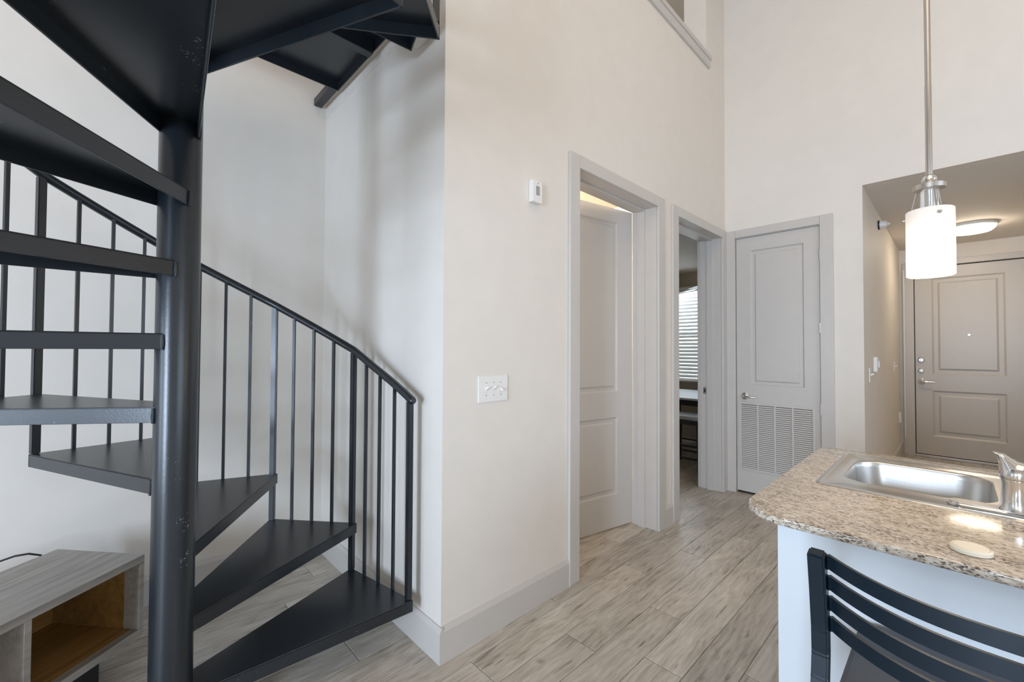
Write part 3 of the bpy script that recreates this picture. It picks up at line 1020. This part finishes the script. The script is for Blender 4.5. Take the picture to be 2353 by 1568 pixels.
# cable behind it
bm = bmesh.new()
cp = []
for k_ in range(25):
    t_ = k_/24
    x_ = -1.1 + t_*1.12
    y_ = 2.78 - 0.02*math.sin(t_*3) + 0.05*(t_ > 1)
    z_ = 0.03 + 0.425*math.sin(min(1, t_*1.0)*pi)**0.55 if t_ < 1 else 0.03
    cp.append((x_, y_, z_))
cp = [(-1.05, 2.86, 0.006), (-0.95, 2.86, 0.02), (-0.80, 2.85, 0.12), (-0.62, 2.84, 0.27), (-0.46, 2.83, 0.37), (-0.36, 2.82, 0.420), (-0.30, 2.81, 0.441),
      (-0.26, 2.80, 0.452), (-0.22, 2.79, 0.452), (-0.185, 2.785, 0.436), (-0.165, 2.79, 0.38), (-0.16, 2.80, 0.25), (-0.16, 2.82, 0.10), (-0.14, 2.84, 0.01)]
tube(bm, cp, 0.0042, 10)
o = obj('cable', bm, M_black, smooth=True)
tag(o, 'thin black cable looping up behind the wood console', 'cable')

# ------------------------------------------------------------------ wall fittings
sw = root('switch_plate', (1.355, YA, 1.16), 'white triple switch plate on the wall left of the ajar door', 'switch plate')
bm = B((1.262, 1.450, YA-0.007, YA-0.0005, 1.097, 1.222))
obj('plate', bevel(bm, 0.003, 2), M_white, sw)
for k_, (x_, tl) in enumerate(((1.310, 1), (1.356, 1), (1.402, -1))):
    obj('slot', B((x_-0.006, x_+0.006, YA-0.0085, YA-0.0072, 1.146, 1.172)), M_white, sw)
    bm = bmesh.new()
    tube(bm, [(x_, YA-0.0075, 1.159), (x_, YA-0.020, 1.159+0.008*tl), (x_, YA-0.026, 1.159+0.011*tl)], [0.0048, 0.0042, 0.0038], square=True)
    obj('toggle', bm, M_white, sw)
    for z_ in (1.129, 1.189):
        bm = bmesh.new()
        cyl(bm, (x_, YA-0.0072, z_), (x_, YA-0.0085, z_), 0.0028, n_=10)
        obj('screw', bm, M_nickel, sw)

al = root('wall_sensor', (1.637, YA, 2.185), 'small white vented sensor box high beside the ajar door', 'sensor')
obj('housing', bevel(B((1.600, 1.676, YA-0.030, YA-0.0005, 2.125, 2.240)), 0.004, 2), M_white, al)
for k_ in range(7):
    z_ = 2.165 + k_*0.007
    obj('vent_slot', B((1.626, 1.654, YA-0.0312, YA-0.0301, z_, z_+0.0025)), M_gap, al)
bm = bmesh.new()
cyl(bm, (1.640, YA-0.0301, 2.226), (1.640, YA-0.0325, 2.226), 0.004, n_=12)
obj('indicator', bm, M_nickel, al)

spk = root('wall_sprinkler', (5.39, 0.50, 2.567), 'small white round sprinkler head high on the hall wall', 'sprinkler')
bm = bmesh.new(); cyl(bm, (5.39, 0.4995, 2.567), (5.39, 0.488, 2.567), 0.044, n_=28)
obj('escutcheon', bm, M_black, spk, smooth=True)
bm = bmesh.new(); tube(bm, [(5.39, 0.4875, 2.567), (5.39, 0.440, 2.567), (5.39, 0.435, 2.567)], [0.040, 0.032, 0.026], 28)
obj('cap', bm, M_white, spk, smooth=True)
bm = bmesh.new(); tube(bm, [(5.39, 0.4345, 2.567), (5.39, 0.415, 2.564)], [0.014, 0.010], 16)
obj('deflector', bm, M_white, spk, smooth=True)

ts = root('thermostat', (4.95, 0.5, 1.23), 'white thermostat on the hall wall above the light switch', 'thermostat')
obj('body', bevel(B((4.90, 4.985, 0.470, 0.4995, 1.165, 1.295)), 0.005, 2), M_white, ts)
obj('dial', bevel(B((4.925, 4.96, 0.458, 0.4695, 1.20, 1.26)), 0.003, 1), M_white, ts)


def small_switch(name, label, x, z, cat, w_=0.07, h_=0.115):
    t_ = root(name, (x, 0.5, z), label, cat)
    obj('plate', bevel(B((x-w_/2, x+w_/2, 0.492, 0.4995, z-h_/2, z+h_/2)), 0.002, 1), M_white, t_)
    bm = bmesh.new()
    tube(bm, [(x, 0.4915, z), (x, 0.470, z+0.012)], [0.006, 0.004], square=True)
    obj('toggle', bm, M_white, t_)


small_switch('light_switch', 'white light switch on the hall wall just below the thermostat', 4.66, 1.145, 'switch', 0.075, 0.12)
small_switch('light_switch', 'white light switch deeper in the hall near the entry door', 6.75, 1.165, 'switch')
bm = bevel(B((7.28, 7.36, 0.478, 0.4995, 0.44, 0.57)), 0.003, 1)
ot = root('wall_outlet', (7.32, 0.5, 0.5), 'white outlet low on the hall wall beside the entry door', 'outlet')
obj('plate', bm, M_white, ot)

fl_ = root('ceiling_light', (6.55, -0.13, HP), 'round glowing flush ceiling light in the entry hall', 'ceiling light')
obj('pan', lathe(bmesh.new(), 6.55, -0.13, [(0.185, HP-0.0005), (0.19, HP-0.012), (0.19, HP-0.03), (0.183, HP-0.034)], 48), M_white, fl_, smooth=True)
obj('diffuser', lathe(bmesh.new(), 6.55, -0.13, [(0.180, HP-0.0345), (0.178, HP-0.05), (0.15, HP-0.078), (0.08, HP-0.092), (0.0, HP-0.096)], 48), M_flush, fl_, smooth=True)
l = bpy.data.lights.new('bathroom_lamp', 'POINT'); l.energy = 95; l.color = (1.0, 0.95, 0.87); l.shadow_soft_size = 0.12
o = bpy.data.objects.new('bathroom_lamp', l); COL.objects.link(o); o.location = (2.2, 2.8, 2.3)
l = bpy.data.lights.new('loft_fill', 'POINT'); l.energy = 30; l.color = (1.0, 0.93, 0.84); l.shadow_soft_size = 0.2  # unseen point light filling the loft, no fixture
o = bpy.data.objects.new('loft_fill', l); COL.objects.link(o); o.location = (3.2, 3.4, 5.1)


# ------------------------------------------------------------------ pendants
def pendant(x, y, label):
    t_ = root('pendant_lamp', (x, y, 1.575), label, 'pendant lamp', 'pendant lamps above the counter')
    zb, zt, r_ = 1.577, 1.777, 0.0545
    bm = bmesh.new()
    # open cylinder with wall thickness, top edge cut level
    prof = [(r_-0.004, zb), (r_, zb+0.002), (r_, zt-0.002), (r_-0.002, zt), (r_-0.006, zt-0.002), (r_-0.006, zb+0.004)]
    rows = []
    for a_ in range(48):
        an = 2*pi*a_/48
        rows.append([bm.verts.new((x+p[0]*math.cos(an), y+p[0]*math.sin(an), p[1])) for p in prof])
    for i in range(48):
        j = (i+1) % 48
        for k_ in range(len(prof)):
            l_ = (k_+1) % len(prof)
            bm.faces.new((rows[i][k_], rows[j][k_], rows[j][l_], rows[i][l_]))
    bmesh.ops.recalc_face_normals(bm, faces=bm.faces)
    sh = obj('shade', bm, M_shade, t_, smooth=True)
    obj('bulb', lathe(bmesh.new(), x, y, [(0.0, 1.60), (0.018, 1.608), (0.026, 1.64), (0.022, 1.675), (0.013, 1.69), (0.013, 1.71)], 20), M_bulb, t_, smooth=True)
    obj('glass_sleeve', lathe(bmesh.new(), x, y, [(0.020, 1.715), (0.021, 1.72), (0.021, 1.836), (0.020, 1.838)], 28), M_glass, t_, smooth=True)
    obj('stem', lathe(bmesh.new(), x, y, [(0.0055, 1.7105), (0.0055, 1.838)], 16), M_nickel, t_, smooth=True)
    obj('holder_disc', lathe(bmesh.new(), x, y, [(0.028, 1.8385), (0.037, 1.840), (0.037, 1.853), (0.033, 1.856)], 36), M_nickel, t_, smooth=True)
    obj('ball', lathe(bmesh.new(), x, y, [(0.008, 1.8565), (0.015, 1.862), (0.018, 1.870), (0.015, 1.879), (0.008, 1.884)], 28), M_chrome, t_, smooth=True)
    obj('rod', lathe(bmesh.new(), x, y, [(0.0080, 1.8845), (0.0080, 2.16), (0.0074, 2.162), (0.0074, 5.55)], 20), M_nickel, t_, smooth=True)
    obj('canopy', lathe(bmesh.new(), x, y, [(0.02, 5.5505), (0.055, 5.57), (0.06, HC-0.0005)], 32), M_nickel, t_, smooth=True)
    for a_ in (R(150), R(270), R(30)):
        c_, s_ = math.cos(a_+R(52)), math.sin(a_+R(52))
        bm = bmesh.new()
        tube(bm, [(x+0.031*c_, y+0.031*s_, 1.838), (x+0.047*c_, y+0.047*s_, 1.755)], 0.0019, 8)
        obj('strut', bm, M_nickel, t_, smooth=True)
        bm = bmesh.new()
        tube(bm, [(x+0.0548*c_, y+0.0548*s_, 1.757), (x+0.061*c_, y+0.061*s_, 1.757), (x+0.063*c_, y+0.063*s_, 1.757)], [0.0052, 0.0052, 0.003], 14)
        obj('screw_knob', bm, M_nickel, t_, smooth=True)
    l = bpy.data.lights.new('pendant_glow', 'POINT'); l.energy = 4; l.color = (1.0, 0.86, 0.68); l.shadow_soft_size = 0.05
    o = bpy.data.objects.new('pendant_glow', l); COL.objects.link(o); o.location = (x, y, 1.53)


pendant(1.80, 0.048, 'slim glowing white glass cylinder pendant lamp over the granite counter')
pendant(1.80, -0.85, 'unseen second pendant lamp, added over the counter for its light')  # out-of-view pendant added for its light and reflection

# ------------------------------------------------------------------ island
isl = root('kitchen_island', (1.82, -0.9, 0), 'white painted kitchen island base under the granite counter', 'island')
obj('front_panel', B((1.305, 1.325, -2.30, 0.332, 0.001, 0.8895)), M_island, isl)
obj('end_panel', B((1.3255, 2.30, 0.312, 0.332, 0.001, 0.8895)), M_island, isl)
obj('end_panel', B((1.3255, 2.30, -2.30, -2.28, 0.001, 0.8895)), M_island, isl)
obj('back_panel', B((2.28, 2.30, -2.2795, 0.3115, 0.10, 0.8895)), M_trim, isl)
obj('bottom_panel', B((1.3255, 2.2795, -2.2795, 0.3115, 0.10, 0.118)), M_island, isl)

def rounded(x0, x1, y0, y1, rr, seg=12):
    """outline, counter-clockwise; rr = radii at (x0y0, x1y0, x1y1, x0y1)"""
    out = []
    cs = [((x0, y0), (1, 1), 180, rr[0]), ((x1, y0), (-1, 1), 270, rr[1]), ((x1, y1), (-1, -1), 0, rr[2]), ((x0, y1), (1, -1), 90, rr[3])]
    for (cx_, cy_), (sx, sy), a0, r_ in cs:
        ox, oy = cx_+sx*r_, cy_+sy*r_
        for k_ in range(seg+1):
            a_ = R(a0 + 90*k_/seg)
            out.append((ox+r_*math.cos(a_), oy+r_*math.sin(a_)))
    return out


ZC = 0.912
bm = bmesh.new()
outer = rounded(1.285, 2.385, -2.35, 0.428, (0.01, 0.01, 0.075, 0.12))
hole = rounded(1.73, 2.262, -0.525, 0.297, (0.02,)*4, 4)
vo = [bm.verts.new((p[0], p[1], ZC)) for p in outer]
vh = [bm.verts.new((p[0], p[1], ZC)) for p in hole]
es = [bm.edges.new((vo[i], vo[(i+1) % len(vo)])) for i in range(len(vo))]
es += [bm.edges.new((vh[i], vh[(i+1) % len(vh)])) for i in range(len(vh))]
r_ = bmesh.ops.triangle_fill(bm, edges=es, use_beauty=True, use_dissolve=False)
bmesh.ops.recalc_face_normals(bm, faces=bm.faces)
ext = bmesh.ops.extrude_face_region(bm, geom=list(bm.faces))
bmesh.ops.translate(bm, verts=[g for g in ext['geom'] if isinstance(g, bmesh.types.BMVert)], vec=(0, 0, -0.022))
bmesh.ops.recalc_face_normals(bm, faces=bm.faces)
# eased outer edge
oset = {(round(p[0], 4), round(p[1], 4)) for p in outer}
eds = []
for e in bm.edges:
    a_, c_ = e.verts
    if abs(a_.co.z-c_.co.z) < 1e-5 and (round(a_.co.x, 4), round(a_.co.y, 4)) in oset and (round(c_.co.x, 4), round(c_.co.y, 4)) in oset and len(e.link_faces) == 2:
        n_a, n_b = e.link_faces[0].normal, e.link_faces[1].normal
        if abs(n_a.z) + abs(n_b.z) > 0.5 and abs(n_a.z-n_b.z) > 0.5:
            eds.append(e)
bmesh.ops.bevel(bm, geom=eds, offset=0.005, segments=3, profile=0.5, affect='EDGES')
ct = obj('granite_countertop', bm, M_granite, loc=(1.82, -0.9, 0.89), smooth=True)
tag(ct, 'polished beige speckled granite countertop with a rounded corner', 'countertop')

# sink
sk = root('kitchen_sink', (2.0, -0.115, ZC), 'stainless steel double bowl drop-in sink in the granite counter', 'sink')


def sink_rim():
    bm = bmesh.new()
    zr = ZC + 0.005
    out0 = rounded(1.700, 2.290, -0.555, 0.327, (0.03,)*4, 8)
    out1 = rounded(1.708, 2.282, -0.547, 0.319, (0.024,)*4, 8)
    bowls = [rounded(1.812, 2.205, -0.085, 0.277, (0.085,)*4, 10), rounded(1.812, 2.205, -0.507, -0.145, (0.085,)*4, 10)]
    v0 = [bm.verts.new((p[0], p[1], ZC+0.0005)) for p in out0]
    v1 = [bm.verts.new((p[0], p[1], zr)) for p in out1]
    n_ = len(v0)
    for i in range(n_):
        j = (i+1) % n_
        bm.faces.new((v0[i], v0[j], v1[j], v1[i]))
    # raised bead, then flat
    out2 = rounded(1.714, 2.276, -0.541, 0.313, (0.02,)*4, 8)
    out3 = rounded(1.720, 2.270, -0.535, 0.307, (0.016,)*4, 8)
    v2 = [bm.verts.new((p[0], p[1], zr)) for p in out2]
    v3 = [bm.verts.new((p[0], p[1], zr-0.0025)) for p in out3]
    for a_, c_ in ((v1, v2), (v2, v3)):
        for i in range(n_):
            j = (i+1) % n_
            bm.faces.new((a_[i], a_[j], c_[j], c_[i]))
    es = [bm.edges.get((v3[i], v3[(i+1) % n_])) for i in range(n_)]
    vb = []
    for b_ in bowls:
        vv_ = [bm.verts.new((p[0], p[1], zr-0.0025)) for p in b_]
        vb.append(vv_)
        es += [bm.edges.new((vv_[i], vv_[(i+1) % len(vv_)])) for i in range(len(vv_))]
    bmesh.ops.triangle_fill(bm, edges=es, use_beauty=True, use_dissolve=False)
    bmesh.ops.recalc_face_normals(bm, faces=bm.faces)
    return bm


obj('rim', sink_rim(), M_steel, sk, smooth=True)
for (ya, yb) in ((-0.085, 0.277), (-0.507, -0.145)):
    bm = bmesh.new()
    rows = []
    for ins, z_, rr in ((0, ZC+0.0024, 0.085), (0.003, ZC-0.003, 0.083), (0.006, ZC-0.02, 0.081), (0.012, ZC-0.15, 0.078), (0.022, ZC-0.172, 0.072), (0.045, ZC-0.18, 0.055)):
        rows.append([bm.verts.new((p[0], p[1], z_)) for p in rounded(1.812+ins, 2.205-ins, ya+ins, yb-ins, (rr,)*4, 10)])
    for a_, c_ in zip(rows[:-1], rows[1:]):
        for i in range(len(a_)):
            j = (i+1) % len(a_)
            bm.faces.new((a_[i], c_[i], c_[j], a_[j]))
    bm.faces.new(rows[-1])
    bmesh.ops.recalc_face_normals(bm, faces=bm.faces)
    bmesh.ops.reverse_faces(bm, faces=bm.faces)
    bw = obj('basin', bm, M_basin, sk, smooth=True)
    md_ = bw.modifiers.new('thickness', 'SOLIDIFY'); md_.thickness = 0.0012; md_.offset = -1
    obj('drain', lathe(bmesh.new(), 2.01, (ya+yb)/2, [(0.0, ZC-0.1785), (0.042, ZC-0.1785), (0.045, ZC-0.176), (0.03, ZC-0.1765), (0.0, ZC-0.1775)], 28), M_chrome, bw, smooth=True)

# faucet
fx, fy = 1.765, -0.114
fc = root('faucet', (fx, fy, ZC), 'chrome single lever kitchen faucet on the sink deck', 'faucet')
zf = ZC + 0.0030
bm = bmesh.new()
prism(bm, rounded(fx-0.030, fx+0.030, fy-0.128, fy+0.135, (0.0299,)*4, 10), zf, zf+0.010)
bmesh.ops.bevel(bm, geom=[e for e in bm.edges if abs(e.verts[0].co.z-e.verts[1].co.z) < 1e-6 and e.verts[0].co.z > zf+0.005], offset=0.005, segments=3, affect='EDGES')
obj('deck_plate', bm, M_chrome, fc, smooth=True)
zb_ = zf+0.0105
obj('body', lathe(bmesh.new(), fx, fy, [(0.036, zb_), (0.033, zb_+0.008), (0.031, zb_+0.02), (0.030, zb_+0.070), (0.033, zb_+0.080), (0.033, zb_+0.084)], 36), M_chrome, fc, smooth=True)
bm = lathe(bmesh.new(), fx, fy, [(0.033, zb_+0.0850), (0.035, zb_+0.093), (0.033, zb_+0.107), (0.026, zb_+0.120), (0.013, zb_+0.128), (0.0, zb_+0.130)], 36)
hd = obj('handle_dome', bm, M_chrome, fc, smooth=True)
bm = bmesh.new()
# lever: flattened paddle rising towards the left of the picture
lp = [(fx, fy, 0.100, 0.033, 0.034), (fx, fy+0.006, 0.112, 0.029, 0.029), (fx-0.001, fy+0.016, 0.126, 0.023, 0.019), (fx-0.001, fy+0.025, 0.138, 0.019, 0.013),
      (fx, fy+0.033, 0.147, 0.017, 0.010), (fx, fy+0.040, 0.149, 0.012, 0.005)]
rows = []
for x_, y_, z_, rx, ry in lp:
    rows.append([bm.verts.new((x_+rx*math.cos(2*pi*k_/16), y_+ry*math.sin(2*pi*k_/16), zb_+z_)) for k_ in range(16)])
for a_, c_ in zip(rows[:-1], rows[1:]):
    for i in range(16):
        j = (i+1) % 16
        bm.faces.new((a_[i], a_[j], c_[j], c_[i]))
bm.faces.new(rows[0]); bm.faces.new(rows[-1])
bmesh.ops.recalc_face_normals(bm, faces=bm.faces)
obj('lever', bm, M_chrome, hd, smooth=True)
bm = bmesh.new()
tube(bm, [(fx+0.02, fy, zb_+0.045), (fx+0.07, fy, zb_+0.075), (fx+0.13, fy, zb_+0.095), (fx+0.19, fy, zb_+0.095), (fx+0.225, fy, zb_+0.080), (fx+0.235, fy, zb_+0.060)],
     [0.018, 0.016, 0.0145, 0.0135, 0.013, 0.013], 18)
obj('spout', bm, M_chrome, fc, smooth=True)

# lid on counter
bm = lathe(bmesh.new(), 1.372, -0.020, [(0.031, ZC+0.0005), (0.0335, ZC+0.002), (0.0335, ZC+0.009), (0.030, ZC+0.012), (0.0275, ZC+0.0112), (0.026, ZC+0.0125), (0.0, ZC+0.013)], 40)
o = obj('round_lid', bm, M_cream, smooth=True)
tag(o, 'small round ivory plastic lid lying on the granite counter', 'lid')

# ------------------------------------------------------------------ bar stool
bs = root('bar_stool', (1.10, -0.036, 0), 'black ladder-back metal bar stool with dark padded seat at the counter', 'bar stool')
SY0, SY1 = 0.170, -0.242


def post_pts(y):
    return [(0.808, y, 0.012), (0.850, y, 0.35), (0.882, y, 0.60), (0.902, y, 0.70), (0.922, y, 0.775), (0.929, y, 0.815), (0.927, y, 0.86), (0.915, y, 0.93), (0.900, y, 1.000)]


for y in (SY0, SY1):
    bm = bmesh.new()
    tube(bm, post_pts(y), 0.0125, square=True, aim=(0, 1, 0))
    bmesh.ops.bevel(bm, geom=list(bm.edges), offset=0.003, segments=2, affect='EDGES', clamp_overlap=True)
    pt = obj('back_post', bm, M_stool, bs)
    obj('foot_cap', bevel(B((0.792, 0.824, y-0.016, y+0.016, 0.001, 0.0115)), 0.003, 1), M_black, pt)
ym = (SY0+SY1)/2
hw = (SY0-SY1)/2 - 0.0125
SLZ = [0.998, 0.9597, 0.9213, 0.8830]


def post_x(z):
    pp = post_pts(0)
    for a_, c_ in zip(pp[:-1], pp[1:]):
        if a_[2] <= z <= c_[2]:
            t_ = (z-a_[2])/(c_[2]-a_[2])
            return a_[0]+(c_[0]-a_[0])*t_
    return pp[-1][0]


welds = bmesh.new()
for zt in SLZ:
    bm = bmesh.new()
    rows = []
    NN = 28
    px0 = post_x(zt-0.012) + 0.004
    for k_ in range(NN+1):
        t_ = -1+2*k_/NN
        x_ = px0 - 0.087*(1-abs(t_)**2.3)
        y_ = ym + hw*t_
        # normal in plan
        dx = 0.087*2.3*abs(t_)**1.3*(1 if t_ > 0 else -1)/hw
        nv = Vector((1, -dx)).normalized()
        o2 = Vector((x_, y_))+nv*0.006
        dz = 0.0
        rows.append([bm.verts.new((x_, y_, zt-0.0235+dz)), bm.verts.new((o2.x, o2.y, zt-0.0235+dz)), bm.verts.new((o2.x, o2.y, zt+dz)), bm.verts.new((x_, y_, zt+dz))])
    for a_, c_ in zip(rows[:-1], rows[1:]):
        for i in range(4):
            j = (i+1) % 4
            bm.faces.new((a_[i], a_[j], c_[j], c_[i]))
    bm.faces.new(rows[0]); bm.faces.new(rows[-1])
    bmesh.ops.recalc_face_normals(bm, faces=bm.faces)
    sl = obj('back_slat', bm, M_stool, bs, smooth=True)
    bm = welds
    for sy in (-1, 1):
        yy = ym + sy*(hw-0.001)
        for q_ in range(6):
            z_ = zt-0.0235 + 0.0038*q_ + 0.002
            tube(bm, [(px0-0.004, yy, z_), (px0-0.001, yy-sy*0.004, z_)], [0.0036, 0.0024], 8)
o = obj('weld_beads', welds, M_stool, bs, smooth=True)
o['kind'] = 'stuff'
# seat
bm = bmesh.new()
prism(bm, rounded(0.945, 1.300, -0.232, 0.160, (0.05, 0.045, 0.045, 0.05), 8), 0.665, 0.720)
bmesh.ops.bevel(bm, geom=[e for e in bm.edges if abs(e.verts[0].co.z-e.verts[1].co.z) < 1e-6], offset=0.009, segments=4, affect='EDGES')
seat = obj('seat', bm, M_vinyl, bs, smooth=True)
obj('seat_frame', bevel(B((0.93, 1.285, -0.215, 0.142, 0.625, 0.6645)), 0.003, 1), M_stool, bs)
for y in (0.128, -0.200):
    bm = bmesh.new()
    tube(bm, [(1.265, y, 0.6175), (1.285, y, 0.012)], 0.0120, square=True, aim=(0, 1, 0))
    obj('front_leg', bm, M_stool, bs)
bm = bmesh.new()
tube(bm, [(0.842, SY0-0.013, 0.26), (1.277, 0.128, 0.26)], 0.0085, square=True, aim=(0, 0, 1))
obj('stretcher', bm, M_stool, bs)
bm = bmesh.new()
tube(bm, [(0.842, SY1+0.013, 0.26), (1.277, -0.200, 0.26)], 0.0085, square=True, aim=(0, 0, 1))
obj('stretcher', bm, M_stool, bs)
bm = bmesh.new()
tube(bm, [(1.279, 0.1155, 0.20), (1.279, -0.1875, 0.20)], 0.0085, square=True, aim=(0, 0, 1))
obj('footrest', bm, M_stool, bs)

# ------------------------------------------------------------------ bedroom furniture
tb = root('side_table', (5.6, 2.35, 0), 'white topped black table in the room beyond the farther doorway', 'table')
obj('tabletop', bevel(B((5.15, 6.30, 1.86, 2.95, 0.735, 0.76)), 0.004, 1), M_tabletop, tb)
obj('apron', B((5.18, 6.27, 1.89, 2.92, 0.665, 0.7345)), M_black, tb)
for x_, y_ in ((5.21, 1.93), (6.24, 1.93), (5.21, 2.88), (6.24, 2.88)):
    obj('leg', bevel(B((x_-0.025, x_+0.025, y_-0.025, y_+0.025, 0.001, 0.6645)), 0.003, 1), M_black, tb)

ch = root('dining_chair', (4.95, 2.20, 0), 'black chair with pale seat in front of the white topped table', 'chair')
bm = bmesh.new()
prism(bm, rounded(4.74, 5.13, 1.95, 2.36, (0.06,)*4, 6), 0.560, 0.600)
bmesh.ops.bevel(bm, geom=[e for e in bm.edges if abs(e.verts[0].co.z-e.verts[1].co.z) < 1e-6], offset=0.012, segments=3, affect='EDGES')
M_pale = mat('pale_vinyl', (0.42, 0.43, 0.45), 0.3)
obj('seat', bm, M_pale, ch, smooth=True)
obj('seat_frame', bevel(B((4.75, 5.12, 1.96, 2.35, 0.505, 0.5595)), 0.003, 1), M_black, ch)
for x_, y_ in ((4.765, 1.98), (5.105, 1.98), (4.765, 2.33), (5.105, 2.33)):
    bm = bmesh.new()
    tube(bm, [(x_, y_, 0.505), (x_+(x_-4.935)*0.12, y_+(y_-2.155)*0.12, 0.006)], 0.013, square=True, aim=(0, 1, 0))
    obj('leg', bm, M_black, ch)
for z_ in (0.12, 0.26):
    obj('stretcher', B((4.745, 4.765, 1.99, 2.32, z_, z_+0.018)), M_black, ch)
    obj('stretcher', B((5.115, 5.135, 1.99, 2.32, z_, z_+0.018)), M_black, ch)
obj('stretcher', B((4.78, 5.09, 2.335, 2.350, 0.20, 0.218)), M_black, ch)
# second chair back seen over the table
c2 = root('dining_chair', (5.95, 3.30, 0), 'black chair back rising behind the white topped table', 'chair')
for y_ in (3.06, 3.46):
    bm = bmesh.new()
    tube(bm, [(6.20, y_, 0.006), (6.12, y_, 0.46), (6.22, y_, 1.02)], 0.014, square=True, aim=(0, 1, 0))
    obj('back_post', bm, M_black, c2)
for z_ in (0.70, 0.80, 0.90):
    obj('back_slat', B((6.165, 6.18, 3.075, 3.445, z_, z_+0.035)), M_black, c2)
obj('seat', bevel(B((5.72, 6.10, 3.05, 3.47, 0.44, 0.48)), 0.008, 2), M_black, c2)
for y_ in (3.08, 3.44):
    obj('front_leg', B((5.73, 5.755, y_-0.012, y_+0.012, 0.001, 0.4395)), M_black, c2)
